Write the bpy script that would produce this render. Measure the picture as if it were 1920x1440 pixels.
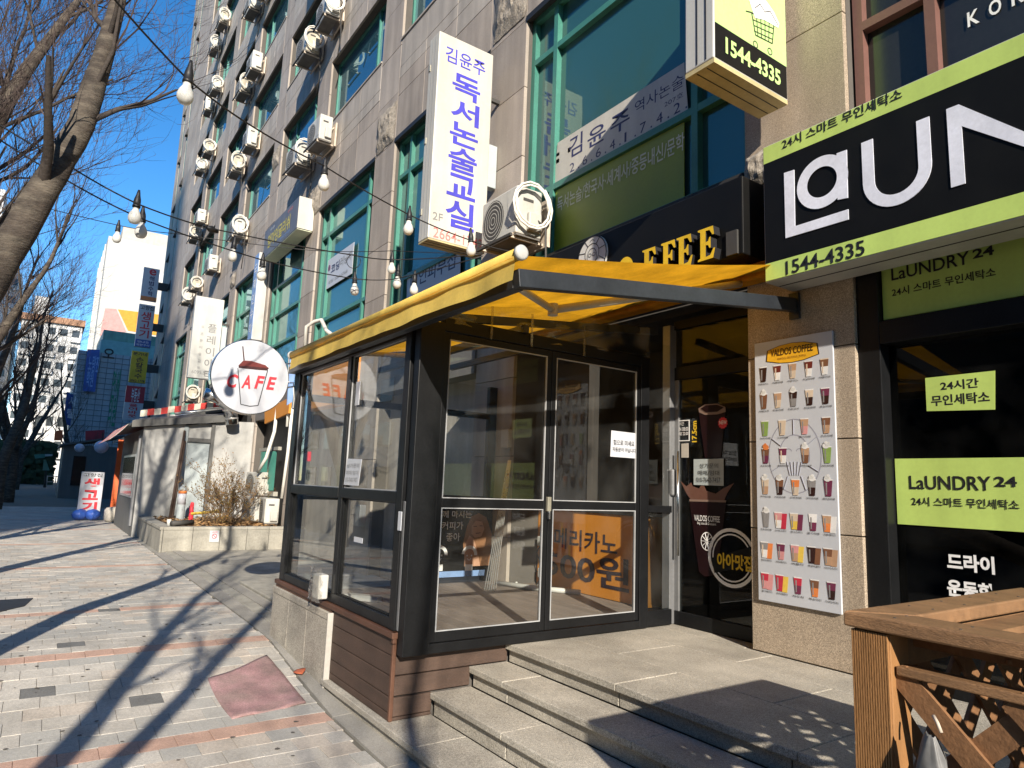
import bpy, math, random
from mathutils import Vector, Matrix, noise as mnoise
rnd = random.Random(7)
S = bpy.context.scene; COL = S.collection
for o in list(bpy.data.objects): bpy.data.objects.remove(o)

# ---------------------------------------------------------------- camera
EYE = Vector((0, 0, 1.65)); FPX = 1268.85
YAW, PIT, ROL = math.radians(-55.541), math.radians(8.596), math.radians(2.182)
FW = Vector((math.sin(YAW)*math.cos(PIT), math.cos(YAW)*math.cos(PIT), math.sin(PIT)))
_r = FW.cross(Vector((0, 0, 1))).normalized(); _u = _r.cross(FW)
RT = _r*math.cos(ROL) + _u*math.sin(ROL); UP = _u*math.cos(ROL) - _r*math.sin(ROL)
cd = bpy.data.cameras.new('camera'); cd.sensor_width = 36; cd.lens = FPX/1920*36
cd.clip_start = .05; cd.clip_end = 2000
cam = bpy.data.objects.new('camera', cd); COL.objects.link(cam); S.camera = cam
cam.matrix_world = Matrix.Translation(EYE) @ Matrix((RT, UP, -FW)).transposed().to_4x4()
def ray(px, py): return FW + RT*((px-960)/FPX) + UP*((720-py)/FPX)
def at_d(px, py, d): return EYE + ray(px, py)*d           # photo pixel at a depth in metres
def at_x(px, py, x): r = ray(px, py); return EYE + r*(x/r.x)
def at_y(px, py, y): r = ray(px, py); return EYE + r*(y/r.y)
def at_z(px, py, z): r = ray(px, py); return EYE + r*((z-EYE.z)/r.z)

# ---------------------------------------------------------------- light
SUN_DIR = Vector((-1, .353, -.50)).normalized()          # the way the light travels
w = bpy.data.worlds.new('World'); S.world = w; w.use_nodes = True
nt = w.node_tree; bg = nt.nodes['Background']
sky = nt.nodes.new('ShaderNodeTexSky'); sky.sky_type = 'NISHITA'; sky.sun_disc = False
sky.sun_elevation = math.asin(-SUN_DIR.z); sky.sun_rotation = math.atan2(-SUN_DIR.x, -SUN_DIR.y)
sky.air_density = 1.0; sky.dust_density = 0.0; sky.ozone_density = 2.0; sky.altitude = 1500
hs = nt.nodes.new('ShaderNodeHueSaturation'); hs.inputs['Saturation'].default_value = 1.33; nt.links.new(sky.outputs[0], hs.inputs['Color']); nt.links.new(hs.outputs[0], bg.inputs[0]); bg.inputs[1].default_value = .128
sl = bpy.data.lights.new('sun', 'SUN'); sl.energy = 4.7; sl.angle = math.radians(.55); sl.color = (1, .90, .76)
so = bpy.data.objects.new('sun', sl); COL.objects.link(so); so.location = (20, -10, 20)
so.rotation_euler = (-SUN_DIR).to_track_quat('Z', 'Y').to_euler()
V = S.view_settings; V.view_transform = 'Standard'; V.look = 'None'; V.exposure = .84; V.gamma = 1
S.render.engine = 'CYCLES'; S.cycles.max_bounces = 8; S.cycles.transparent_max_bounces = 24
S.cycles.caustics_reflective = False; S.cycles.caustics_refractive = False

# ---------------------------------------------------------------- helpers
def lin(c):                                               # sRGB 0-255 -> linear
    return tuple((v/255/12.92 if v/255 <= .04045 else ((v/255+.055)/1.055)**2.4) for v in c)
MATS = {}
def M(name, c=(.5, .5, .5), r=.7, amt=.12, sc=3., fine=40., famt=.06, bump=0., bs=80., metal=0., spec=.5, speck=0., stretch=None, stain=0., c2=None, emit=0., trans=0.):
    m = bpy.data.materials.new(name); m.use_nodes = True; n = m.node_tree; L = n.links.new
    b = n.nodes['Principled BSDF']; b.inputs['Roughness'].default_value = r; b.inputs['Metallic'].default_value = metal
    b.inputs['Specular IOR Level'].default_value = spec
    g = n.nodes.new('ShaderNodeNewGeometry'); vec = g.outputs['Position']
    if stretch:
        mp = n.nodes.new('ShaderNodeMapping'); mp.inputs['Scale'].default_value = stretch; L(vec, mp.inputs[0]); vec = mp.outputs[0]
    def nz(scale, det=4., rough=.6):
        t = n.nodes.new('ShaderNodeTexNoise'); t.inputs['Scale'].default_value = scale; t.inputs['Detail'].default_value = det
        t.inputs['Roughness'].default_value = rough; L(vec, t.inputs['Vector']); return t.outputs[0]
    def mul(col, fac, lo, hi):
        mr = n.nodes.new('ShaderNodeMapRange'); mr.inputs[1].default_value = .3; mr.inputs[2].default_value = .7
        mr.inputs[3].default_value = lo; mr.inputs[4].default_value = hi; L(fac, mr.inputs[0])
        v = n.nodes.new('ShaderNodeMix'); v.data_type = 'RGBA'; v.blend_type = 'MULTIPLY'; v.inputs[0].default_value = 1
        L(col, v.inputs[6]); L(mr.outputs[0], v.inputs[7]); return v.outputs[2]
    if c2:
        mx = n.nodes.new('ShaderNodeMix'); mx.data_type = 'RGBA'; mx.inputs[6].default_value = (*c, 1); mx.inputs[7].default_value = (*c2, 1)
        mr = n.nodes.new('ShaderNodeMapRange'); mr.inputs[1].default_value = .42; mr.inputs[2].default_value = .62; L(nz(sc*.8, 6), mr.inputs[0])
        L(mr.outputs[0], mx.inputs[0]); col = mx.outputs[2]
    else:
        rgb = n.nodes.new('ShaderNodeRGB'); rgb.outputs[0].default_value = (*c, 1); col = rgb.outputs[0]
    if amt: col = mul(col, nz(sc), 1-amt, 1+amt)
    if famt: col = mul(col, nz(fine, 3), 1-famt, 1+famt)
    if speck: col = mul(col, nz(230, 2, .8), 1-speck, 1+speck)
    if stain:
        mp2 = n.nodes.new('ShaderNodeMapping'); mp2.inputs['Scale'].default_value = (4, 4, .5); L(g.outputs['Position'], mp2.inputs[0])
        t = n.nodes.new('ShaderNodeTexNoise'); t.inputs['Scale'].default_value = 1.2; t.inputs['Detail'].default_value = 6; L(mp2.outputs[0], t.inputs['Vector'])
        col = mul(col, t.outputs[0], 1-stain, 1.0+stain*.3)
    L(col, b.inputs['Base Color'])
    if r > .15:
        mr = n.nodes.new('ShaderNodeMapRange'); mr.inputs[3].default_value = max(.05, r-.12); mr.inputs[4].default_value = min(1, r+.1); L(nz(sc*2), mr.inputs[0]); L(mr.outputs[0], b.inputs['Roughness'])
    if bump:
        bp = n.nodes.new('ShaderNodeBump'); bp.inputs['Strength'].default_value = bump; bp.inputs['Distance'].default_value = .01
        L(nz(bs, 5), bp.inputs['Height']); L(bp.outputs[0], b.inputs['Normal'])
    if emit: L(col, b.inputs['Emission Color']); b.inputs['Emission Strength'].default_value = emit
    if trans:
        tl = n.nodes.new('ShaderNodeBsdfTranslucent'); L(col, tl.inputs[0]); ms = n.nodes.new('ShaderNodeMixShader'); ms.inputs[0].default_value = trans
        L(b.outputs[0], ms.inputs[1]); L(tl.outputs[0], ms.inputs[2]); L(ms.outputs[0], n.nodes['Material Output'].inputs[0])
    MATS[name] = m; return m
def GL(name, tint=(.93, .96, .95), dirt=.05, ior=1.5, boost=1., rough=0., dscale=2.):
    m = bpy.data.materials.new(name); m.use_nodes = True; n = m.node_tree; L = n.links.new; n.nodes.remove(n.nodes['Principled BSDF'])
    tr = n.nodes.new('ShaderNodeBsdfTransparent'); tr.inputs[0].default_value = (*tint, 1)
    gl = n.nodes.new('ShaderNodeBsdfGlossy'); gl.inputs['Roughness'].default_value = rough
    df = n.nodes.new('ShaderNodeBsdfDiffuse'); df.inputs[0].default_value = (.6, .6, .58, 1)
    g = n.nodes.new('ShaderNodeNewGeometry')              # Schlick reflectance, the same from both sides of the pane
    dp = n.nodes.new('ShaderNodeVectorMath'); dp.operation = 'DOT_PRODUCT'; L(g.outputs['Normal'], dp.inputs[0]); L(g.outputs['Incoming'], dp.inputs[1])
    def mt(op, a, b=None):
        q = n.nodes.new('ShaderNodeMath'); q.operation = op; q.use_clamp = op == 'MULTIPLY_ADD'
        for i, v in enumerate((a, b)):
            if v is None: continue
            if isinstance(v, (int, float)): q.inputs[i].default_value = v
            else: L(v, q.inputs[i])
        return q
    ab = mt('ABSOLUTE', dp.outputs['Value']); om = mt('SUBTRACT', 1., ab.outputs[0]); pw = mt('POWER', om.outputs[0], 5.)
    r0 = ((ior-1)/(ior+1))**2; fm = mt('MULTIPLY_ADD', pw.outputs[0], (1-r0)*boost); fm.inputs[2].default_value = r0*boost
    t = n.nodes.new('ShaderNodeTexNoise'); t.inputs['Scale'].default_value = dscale; t.inputs['Detail'].default_value = 8
    L(g.outputs['Position'], t.inputs['Vector']); mr = n.nodes.new('ShaderNodeMapRange'); mr.inputs[1].default_value = .4; mr.inputs[2].default_value = .75
    mr.inputs[3].default_value = 0; mr.inputs[4].default_value = dirt; L(t.outputs[0], mr.inputs[0])
    a = n.nodes.new('ShaderNodeMixShader'); L(mr.outputs[0], a.inputs[0]); L(tr.outputs[0], a.inputs[1]); L(df.outputs[0], a.inputs[2])
    b = n.nodes.new('ShaderNodeMixShader'); L(fm.outputs[0], b.inputs[0]); L(a.outputs[0], b.inputs[1]); L(gl.outputs[0], b.inputs[2])
    L(b.outputs[0], n.nodes['Material Output'].inputs[0]); MATS[name] = m; return m

class MB:
    def __init__(s): s.v = []; s.f = []
    def add(s, v, f):
        k = len(s.v); s.v += [tuple(p) for p in v]; s.f += [tuple(i+k for i in q) for q in f]; return s
    def box(s, x0, x1, y0, y1, z0, z1):
        if x0 > x1: x0, x1 = x1, x0
        if y0 > y1: y0, y1 = y1, y0
        if z0 > z1: z0, z1 = z1, z0
        return s.add([(x0,y0,z0),(x1,y0,z0),(x1,y1,z0),(x0,y1,z0),(x0,y0,z1),(x1,y0,z1),(x1,y1,z1),(x0,y1,z1)],
                     [(0,3,2,1),(4,5,6,7),(0,1,5,4),(1,2,6,5),(2,3,7,6),(3,0,4,7)])
    def bar(s, a, b, w, h, up=(0, 0, 1)):                  # box of section w x h from a to b
        a = Vector(a); b = Vector(b); d = (b-a).normalized(); sd = d.cross(Vector(up))
        if sd.length < 1e-4: sd = d.cross(Vector((1, 0, 0)))
        sd.normalize(); u = sd.cross(d); p = []
        for e in (a, b):
            for i, j in ((-1,-1),(1,-1),(1,1),(-1,1)): p.append(e+sd*(i*w/2)+u*(j*h/2))
        return s.add(p, [(0,1,2,3),(7,6,5,4),(0,4,5,1),(1,5,6,2),(2,6,7,3),(3,7,4,0)])
    def tube(s, pts, r, n=8, cap=True):
        pts = [Vector(p) for p in pts]; R = r if isinstance(r, (list, tuple)) else [r]*len(pts); k = len(s.v)
        t0 = (pts[1]-pts[0]).normalized(); ref = Vector((0, 0, 1)) if abs(t0.z) < .9 else Vector((1, 0, 0))
        nrm = t0.cross(ref).normalized()
        for i, p in enumerate(pts):
            t = (pts[min(i+1, len(pts)-1)]-pts[max(i-1, 0)]).normalized()
            nrm = (nrm-t*nrm.dot(t)); nrm = nrm.normalized() if nrm.length > 1e-6 else t.orthogonal().normalized()
            bn = t.cross(nrm)
            for j in range(n):
                a = 2*math.pi*j/n; s.v.append(tuple(p+(nrm*math.cos(a)+bn*math.sin(a))*R[i]))
        for i in range(len(pts)-1):
            for j in range(n):
                a = k+i*n+j; b = k+i*n+(j+1) % n; s.f.append((a, b, b+n, a+n))
        if cap:
            s.f.append(tuple(k+n-1-j for j in range(n))); q = k+(len(pts)-1)*n; s.f.append(tuple(q+j for j in range(n)))
        return s
    def lathe(s, prof, c, ax=(0, 0, 1), n=16):             # prof: (radius, height)
        ax = Vector(ax).normalized(); e = ax.orthogonal().normalized(); g = ax.cross(e); c = Vector(c); k = len(s.v)
        for r, h in prof:
            for j in range(n):
                a = 2*math.pi*j/n; s.v.append(tuple(c+ax*h+(e*math.cos(a)+g*math.sin(a))*r))
        for i in range(len(prof)-1):
            for j in range(n):
                a = k+i*n+j; b = k+i*n+(j+1) % n; s.f.append((a, b, b+n, a+n))
        s.f.append(tuple(k+n-1-j for j in range(n))); q = k+(len(prof)-1)*n; s.f.append(tuple(q+j for j in range(n)))
        return s
    def poly(s, O, U, W, pts, t):                          # outline in the plane O,U,W given thickness t along its normal
        O = Vector(O); U = Vector(U); W = Vector(W); N = U.cross(W).normalized(); k = len(s.v); n = len(pts)
        ar = sum(pts[i][0]*pts[(i+1) % n][1]-pts[(i+1) % n][0]*pts[i][1] for i in range(n))
        if ar < 0: pts = pts[::-1]
        for q in (0, t):
            for a, b in pts: s.v.append(tuple(O+U*a+W*b+N*q))
        s.f.append(tuple(k+n-1-i for i in range(n))); s.f.append(tuple(k+n+i for i in range(n)))
        for i in range(n): j = (i+1) % n; s.f.append((k+i, k+j, k+n+j, k+n+i))
        return s
    def grid(s, nu, nv, fn):
        k = len(s.v)
        for i in range(nu+1):
            for j in range(nv+1): s.v.append(tuple(fn(i/nu, j/nv)))
        for i in range(nu):
            for j in range(nv): a = k+i*(nv+1)+j; s.f.append((a, a+nv+1, a+nv+2, a+1))
        return s
    def build(s, name, mat, parent=None, smooth=False, bev=0., solid=0.):
        me = bpy.data.meshes.new(name); off = root_loc(parent)
        me.from_pydata([(p[0]-off.x, p[1]-off.y, p[2]-off.z) for p in s.v], [], s.f); me.validate(); me.update()
        if smooth: me.polygons.foreach_set('use_smooth', [True]*len(me.polygons))
        mm = mat if isinstance(mat, (list, tuple)) else [mat]
        for q in mm: me.materials.append(MATS[q] if isinstance(q, str) else q)
        o = bpy.data.objects.new(name, me); COL.objects.link(o)
        if parent is not None: o.parent = parent
        if solid: md = o.modifiers.new('solid', 'SOLIDIFY'); md.thickness = solid
        if bev: md = o.modifiers.new('bevel', 'BEVEL'); md.width = bev; md.segments = 2; md.limit_method = 'ANGLE'; md.angle_limit = .6
        return o
def root_loc(p):
    v = Vector((0, 0, 0))
    while p is not None: v = v+p.location; p = p.parent
    return v
def tag(o, label, cat=None, group=None, kind=None):
    if label: o['label'] = label
    if cat: o['category'] = cat
    if group: o['group'] = group
    if kind: o['kind'] = kind
    return o
def thing(name, loc, label, cat, group=None, kind=None):
    o = bpy.data.objects.new(name, None); COL.objects.link(o); o.location = loc; o.empty_display_size = .1
    return tag(o, label, cat, group, kind)
def copy_tree(o, parent=None, loc=None, rz=None, label=None):
    c = o.copy(); COL.objects.link(c); c.parent = parent
    if loc is not None: c.location = loc
    if rz is not None: c.rotation_euler = (0, 0, rz)
    if label: c['label'] = label
    for ch in [q for q in bpy.data.objects if q.parent == o]: copy_tree(ch, c)
    return c
def inst(o, parent, loc):                                  # a piece that shares its mesh
    c = bpy.data.objects.new(o.name.split('.')[0], o.data); COL.objects.link(c); c.parent = parent; c.location = loc; return c
def text(s, mat, parent, O, U, W, w=None, h=None, bold=0., lift=.003, name='lettering', shear=0., thick=0., side=None):
    c = bpy.data.curves.new('t', 'FONT'); c.body = s; c.offset = bold; c.resolution_u = 3; c.align_x = 'LEFT'; c.shear = shear; c.extrude = 0
    c.space_line = .85
    t = bpy.data.objects.new('t', c); me = bpy.data.meshes.new_from_object(t); bpy.data.objects.remove(t); bpy.data.curves.remove(c)
    O = Vector(O); U = Vector(U).normalized(); W = Vector(W).normalized(); N = U.cross(W).normalized(); off = root_loc(parent)
    if not me.vertices: return None
    xs = [v.co.x for v in me.vertices]; ys = [v.co.y for v in me.vertices]; x0, x1, y0, y1 = min(xs), max(xs), min(ys), max(ys)
    sx = w/(x1-x0) if w else None; sy = h/(y1-y0) if h else None
    sx = sx or sy; sy = sy or sx
    for v in me.vertices: v.co = O+U*((v.co.x-x0)*sx)+W*((v.co.y-y0)*sy)+N*lift-off
    me.materials.clear(); me.materials.append(MATS[mat]); me.name = name
    o = bpy.data.objects.new(name, me); COL.objects.link(o); o.parent = parent
    if thick:
        md = o.modifiers.new('solid', 'SOLIDIFY'); md.thickness = thick; md.offset = -1
        if side: me.materials.append(MATS[side]); md.material_offset_rim = 1
    return o
X1 = Vector((1, 0, 0)); Y1 = Vector((0, 1, 0)); Z1 = Vector((0, 0, 1))
def jit(a): return rnd.uniform(-a, a)
def gz(x):                                                 # height of the pavement along the street
    t = min(1, max(0, (-x-4.9)/2.3)); return -.02+.13*(t*t*(3-2*t))

# ---------------------------------------------------------------- materials
M('granite_grey', (.40, .345, .295), .75, .10, 1.2, 60, .08, .15, 120, speck=.22, stain=.26); M('granite_grey2', (.36, .312, .268), .75, .12, 1.4, 60, .08, .15, 120, speck=.22, stain=.28); M('granite_grey3', (.43, .375, .325), .75, .10, 1.1, 60, .08, .15, 120, speck=.22, stain=.24)
M('granite_pale', (.44, .395, .345), .75, .10, 1.2, 60, .08, .15, 120, speck=.2, stain=.26)
M('granite_tan', (.395, .32, .24), .7, .14, 1.5, 70, .2, .15, 120, speck=.75, stain=.18)
M('granite_step', (.39, .362, .308), .85, .28, 1.5, 60, .2, .4, 90, speck=.7, stain=.12)
M('joint', (.10, .09, .08), .9); M('mortar', (.46, .44, .40), .9, bump=.3)
M('rough_mortar', (.33, .29, .24), .95, .3, 9, 50, .3, 1., 40)
M('concrete', (.34, .325, .28), .9, .2, 1.3, 30, .12, .25, 60, stain=.25)
M('kerbstone', (.29, .275, .245), .85, .18, 2, 60, .12, .3, 90, speck=.35)
M('paver_grey', (.44, .415, .37), .88, .24, 2.2, 50, .14, .3, 90, speck=.3)
M('paver_cool', (.38, .37, .34), .88, .1, 3, 50, .12, .25, 90, speck=.25)
M('paver_warm', (.46, .41, .35), .88, .24, 2.2, 50, .14, .3, 90, speck=.3)
M('paver_dark', (.14, .14, .135), .85, .15, 5, 60, .15, .3, 90, speck=.3)
M('paver_red', (.47, .31, .24), .88, .14, 5, 60, .12, .25, 90, speck=.3)
M('paver_bed', (.13, .12, .095), .95); M('asphalt', (.06, .06, .06), .9, .15, 2, 60, .2, .4, 120, speck=.4)
M('teal', (.055, .21, .165), .45, .15, 2, 40, .08); M('teal_pale', (.16, .34, .28), .5, .15, 2, 40, .08, stain=.3)
M('black_metal', (.008, .0085, .0095), .42, .15, 3, 60, .2, spec=.25); M('grey_metal', (.27, .275, .285), .4, .12, 3, metal=.4, stain=.2)
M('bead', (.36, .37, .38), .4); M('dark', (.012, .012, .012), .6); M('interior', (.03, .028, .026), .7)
M('white_paint', (.54, .54, .515), .5, .06, 2, 40, .03, stain=.16); M('white_board', (.52, .54, .585), .4, .03, 2, 30, .02)
M('sign_white', (.55, .535, .475), .45, .06, 3, 30, .03, stain=.16); M('yellowed', (.50, .42, .22), .6, .15, 4, stain=.2)
M('ac_white', (.56, .55, .50), .5, .1, 2, 40, .04, stain=.25); M('ac_old', (.47, .43, .34), .55, .14, 3, 40, .06, stain=.35); M('ac_dark', (.05, .048, .045), .7); M('ac_pan', (.14, .13, .12), .7, .3, 5)
M('hose', (.72, .70, .64), .6); M('bracket', (.55, .47, .38), .6, .2, 5)
M('ink_blue', (.055, .05, .45), .5); M('ink_black', (.015, .015, .018), .5); M('ink_navy', (.02, .025, .10), .5); M('ink_red', (.62, .03, .045), .5)
M('ink_pink', (.75, .22, .2), .5); M('ink_green', (.03, .22, .12), .5); M('ink_white', (.82, .82, .82), .5); M('ink_grey', (.22, .22, .22), .5); M('ink_pale', (.62, .62, .60), .5)
M('lime', (.52, .68, .17), .5, .05, 2, 40, .03, stain=.14); M('lime_pale', (.48, .72, .26), .45, .03); M('sign_black', (.006, .006, .006), .5, .1, 3, stain=.1, spec=.2)
M('letter_white', (.74, .76, .86), .45); M('olive', (.25, .33, .035), .5, .08, 2); M('olive_text', (.66, .70, .52), .6)
M('awning', (.84, .41, .018), .75, .16, 3, 60, .08, .6, 14, trans=.58, stain=.25); M('awning_trim', (.78, .56, .12), .75, .12, 4, 60, .06, .2, 200, trans=.12, stain=.18)
M('arm', (.50, .44, .34), .5); M('beam_dark', (.022, .026, .032), .42, .2, 3, 50, .15)
M('wood_clad', (.082, .05, .036), .7, .2, 3, 80, .2, .5, 60, stretch=(1, 1, 6), stain=.25); M('wood_cap', (.105, .048, .028), .55, .2, 4, 60, .15)
M('deck', (.215, .175, .15), .75, .15, 2, 60, .15, .3, 60, stretch=(1.2, 6, 6)); M('deck2', (.18, .145, .122), .75, .15, 2, 60, .15, .3, 60, stretch=(1.2, 6, 6))
M('orange_board', (.62, .245, .03), .55, .06, 2); M('text_brown', (.03, .02, .03), .6)
M('wood_orange', (.275, .15, .07), .6, .2, 2.5, 40, .25, .5, 60, stretch=(2, 9, 9), stain=.25); M('wood_post', (.31, .155, .058), .6, .15, 3, 50, .12, .3, 60, stretch=(9, 9, 1)); M('wood_slat', (.20, .10, .045), .65, .22, 4, 50, .15, .3, 60)
M('bark', (.055, .043, .034), .9, .35, 5, 30, .3, 1., 26, c2=(.105, .088, .068), stretch=(1, 1, 3.2)); M('bark_dark', (.05, .04, .034), .9, .3, 5, 30, .25, .6, 40); M('twig', (.07, .05, .045), .9, .3, 6)
M('tarp', (.40, .40, .385), .65, .08, 1.2, 20, .05, .25, 6, stain=.1); M('tarp_dark', (.12, .12, .115), .7, .15, 2); M('tarp_blue', (.40, .45, .46), .6, .08, 1.5)
M('orange_tarp', (.72, .145, .04), .55, .12, 2, bump=.3, bs=5); M('stripe_red', (.70, .055, .045), .6); M('stripe_white', (.78, .72, .58), .6)
M('blue_bag', (.035, .10, .42), .45, .2, 5, bump=.3, bs=12); M('chrome', (.55, .56, .57), .22, .1, 6, metal=1.); M('pink_mat', (.38, .225, .225), .95, .3, 4, 90, .25, .8, 160, c2=(.29, .20, .185))
M('leaf_dry', (.30, .155, .06), .8, .3, 12, c2=(.42, .27, .12)); M('leaf_red', (.42, .11, .05), .7); M('soil', (.10, .07, .045), .95, .3, 6); M('shrub_leaf', (.16, .12, .03), .7, .4, 15, c2=(.26, .12, .03)); M('shrub_twig', (.13, .085, .05), .9)
M('cable', (.012, .012, .013), .5); M('bulb', (.78, .78, .74), .3, .02, trans=.25); M('silver', (.6, .6, .58), .3, metal=.7)
M('brown_frame', (.17, .085, .07), .5); M('window_dark', (.02, .02, .018), .12, .2, 2); M('grey_sign', (.14, .14, .15), .5, stain=.2); M('yellow_text', (.60, .50, .04), .5)
M('sign_yellow', (.72, .48, .02), .5); M('sign_red', (.45, .02, .04), .5); M('sign_blue', (.03, .09, .35), .5); M('blue_pale', (.22, .35, .62), .5, .15, 2); M('reflected_dark', (.07, .055, .045), .8); M('bag_grey', (.14, .14, .14), .45); M('dark_wall', (.17, .16, .15), .75, .1, 1, stain=.15)
M('white_wall', (.48, .47, .44), .8, .04, .3, 8, .03, stain=.06); M('mural_pink', (.55, .27, .25), .8); M('mural_orange', (.60, .27, .03), .8); M('apt_wall', (.66, .66, .65), .8, .06, .2, 4, .04); M('apt_teal', (.22, .42, .42), .7); M('apt_roof', (.36, .20, .12), .8)
M('tile_wall', (.32, .36, .40), .4, .12, 1.2); M('grid_line', (.13, .15, .17), .6); M('hedge', (.035, .05, .02), .9, .4, 3); M('cone', (.8, .2, .03), .6); M('globe', (.55, .60, .75), .3); M('brass', (.4, .38, .3), .4, metal=.5)
M('cup_dark', (.035, .014, .012), .3); M('print_dark', (.014, .004, .005), .35, spec=.3); M('print_brown', (.13, .06, .042), .4); M('print_rim', (.22, .15, .12), .4); M('cup_brown', (.19, .085, .045), .4); M('cup_cream', (.62, .50, .38), .5); M('cup_pink', (.62, .28, .28), .5); M('cup_green', (.24, .36, .09), .5); M('cup_purple', (.16, .03, .07), .4); M('cup_yellow', (.72, .50, .08), .5); M('cup_white', (.74, .73, .72), .5); M('cup_red', (.5, .03, .06), .5); M('cup_orange', (.72, .22, .06), .5); M('cup_tan', (.46, .28, .17), .5); M('cup_grey', (.25, .24, .24), .5)
M('lid_brown', (.14, .022, .018), .4); M('lid_dark', (.045, .008, .008), .4); M('board_line', (.30, .30, .36), .6); M('badge', (.75, .40, .02), .5); M('poster_person', (.30, .15, .08), .6, .5, 9); M('skin', (.46, .26, .17), .6); M('hair', (.23, .11, .05), .6)
M('silt', (.40, .36, .26), .95, .2, 6); M('stucco', (.45, .42, .37), .85); M('blind', (.20, .34, .31), .55, .06, 3)
GL('glass', (.96, .975, .97), .025, 1.5, 1.0); GL('glass_door', (.55, .58, .57), .01, 1.5, 1.0); GL('vinyl', (.86, .85, .82), .25, 1.45, 1.6, .08, 3); GL('laundry_glass', (.22, .25, .24), .02, 1.5, 1.0)
def WG(name, c, ior, tint):                               # coated window glass: dark room behind, strong mirror
    m = bpy.data.materials.new(name); m.use_nodes = True; n = m.node_tree; L = n.links.new; b = n.nodes['Principled BSDF']
    b.inputs['Base Color'].default_value = (*c, 1); b.inputs['Roughness'].default_value = .5; b.inputs['Specular IOR Level'].default_value = .2
    gl = n.nodes.new('ShaderNodeBsdfGlossy'); gl.inputs[0].default_value = (*tint, 1); gl.inputs['Roughness'].default_value = .015
    fr = n.nodes.new('ShaderNodeFresnel'); fr.inputs[0].default_value = ior; ms = n.nodes.new('ShaderNodeMixShader'); L(fr.outputs[0], ms.inputs[0])
    tx = n.nodes.new('ShaderNodeTexNoise'); tx.inputs['Scale'].default_value = .9; g = n.nodes.new('ShaderNodeNewGeometry'); L(g.outputs['Position'], tx.inputs['Vector'])
    bp = n.nodes.new('ShaderNodeBump'); bp.inputs['Strength'].default_value = .04; bp.inputs['Distance'].default_value = .05; L(tx.outputs[0], bp.inputs['Height']); L(bp.outputs[0], gl.inputs['Normal'])
    L(b.outputs[0], ms.inputs[1]); L(gl.outputs[0], ms.inputs[2]); L(ms.outputs[0], n.nodes['Material Output'].inputs[0]); MATS[name] = m
WG('win_blue', (.015, .06, .075), 2.6, (.62, .9, 1.0)); WG('win_teal', (.028, .095, .088), 1.75, (.7, .95, .9)); WG('win_far', (.04, .05, .055), 1.5, (.9, .95, 1.))
# ---------------------------------------------------------------- ground, road, pavement
g = MB().grid(2, 2, lambda u, v: (-600+1000*u, -500+1000*v, -.16)).build('ground', 'asphalt'); tag(g, 'flat dark ground reaching the horizon', kind='structure')
rd = MB().grid(4, 2, lambda u, v: (-300+340*u, -16+13.1*v, -.15)).build('road', 'asphalt'); tag(rd, 'asphalt street beyond the row of trees', kind='structure')
XS = [12-.3*i for i in range(60)]+[-6-.4*i for i in range(12)]+[-11-6*i for i in range(25)]
def bedpt(u, v):
    x = XS[min(len(XS)-1, round(u*(len(XS)-1)))]; return (x, -2.9+7.6*v, gz(x)-.012)
pave = MB().grid(len(XS)-1, 3, bedpt).build('pavement', 'paver_bed'); tag(pave, 'block paved footpath beside the shops', kind='structure')
PM = ['paver_grey', 'paver_cool', 'paver_warm', 'paver_dark', 'paver_red']
PW, PD = .2078, .2030
src = {}
for m in PM:
    b = MB(); a, c, t, bv = PW/2, PD/2, .045, .0022
    b.v = [(-c, -a, -t), (c, -a, -t), (c, a, -t), (-c, a, -t), (-c, -a, -bv), (c, -a, -bv), (c, a, -bv), (-c, a, -bv), (-c+bv, -a+bv, 0), (c-bv, -a+bv, 0), (c-bv, a-bv, 0), (-c+bv, a-bv, 0)]
    b.f = [(0,1,5,4),(1,2,6,5),(2,3,7,6),(3,0,4,7),(4,5,9,8),(5,6,10,9),(6,7,11,10),(7,4,8,11),(8,9,10,11)]
    me = bpy.data.meshes.new('paver'); me.from_pydata(b.v, [], b.f); me.materials.append(MATS[m]); src[m] = me
def ykerb(x): return 1.885 if x > -4.4 else (1.885+(-x-4.4)*.048 if x > -7.2 else 2.02)
field = {m: MB() for m in PM}; cnt = 0
DARKS = [(-6.2, .25), (-7.45, .48), (-5.72, .9), (-9.4, -.2), (-9.1, .9)]
for i in range(0, 150):
    x = -3.29-.205*i
    red = (i-8) % 20 == 0 or i == 18
    rowm = 'paver_cool' if i in (9, 22, 23, 30, 36, 43) else None
    for j in range(-12, 24):
        y = -.02+.21*j+(.105 if i % 2 else 0)+.02*math.sin(i*.7)
        yk = ykerb(x)-.004; ylo, yhi = y-PW/2, min(y+PW/2, yk); sy = (yhi-ylo)/PW
        if y < -2.75 or sy < .12: continue
        y = (ylo+yhi)/2
        m = 'paver_red' if red else (rowm or rnd.choices(PM[:4], (58, 20, 21, .25))[0])
        if any(abs(x-dx) < .103 and abs(y-dy) < .106 for dx, dy in DARKS): m = 'paver_dark'
        z = gz(x)+jit(.0022); rx, ry = jit(.006), -math.atan((gz(x+.1)-gz(x-.1))/.2)+jit(.006)
        if -9.3 < x < -4.0 and y > -.3 and cnt < 300:
            o = bpy.data.objects.new('paver', src[m]); COL.objects.link(o); o.parent = pave
            o.location = (x, y, z); o.rotation_euler = (rx, ry, jit(.006)); o.scale = (1, sy, 1); cnt += 1
        else:
            mt = Matrix.Translation((x, y, z)) @ Matrix.Rotation(ry, 4, 'Y') @ Matrix.Rotation(rx, 4, 'X') @ Matrix.Diagonal((1, sy, 1, 1))
            field[m].add([mt @ v.co for v in src[m].vertices], [tuple(p.vertices) for p in src[m].polygons])
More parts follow.
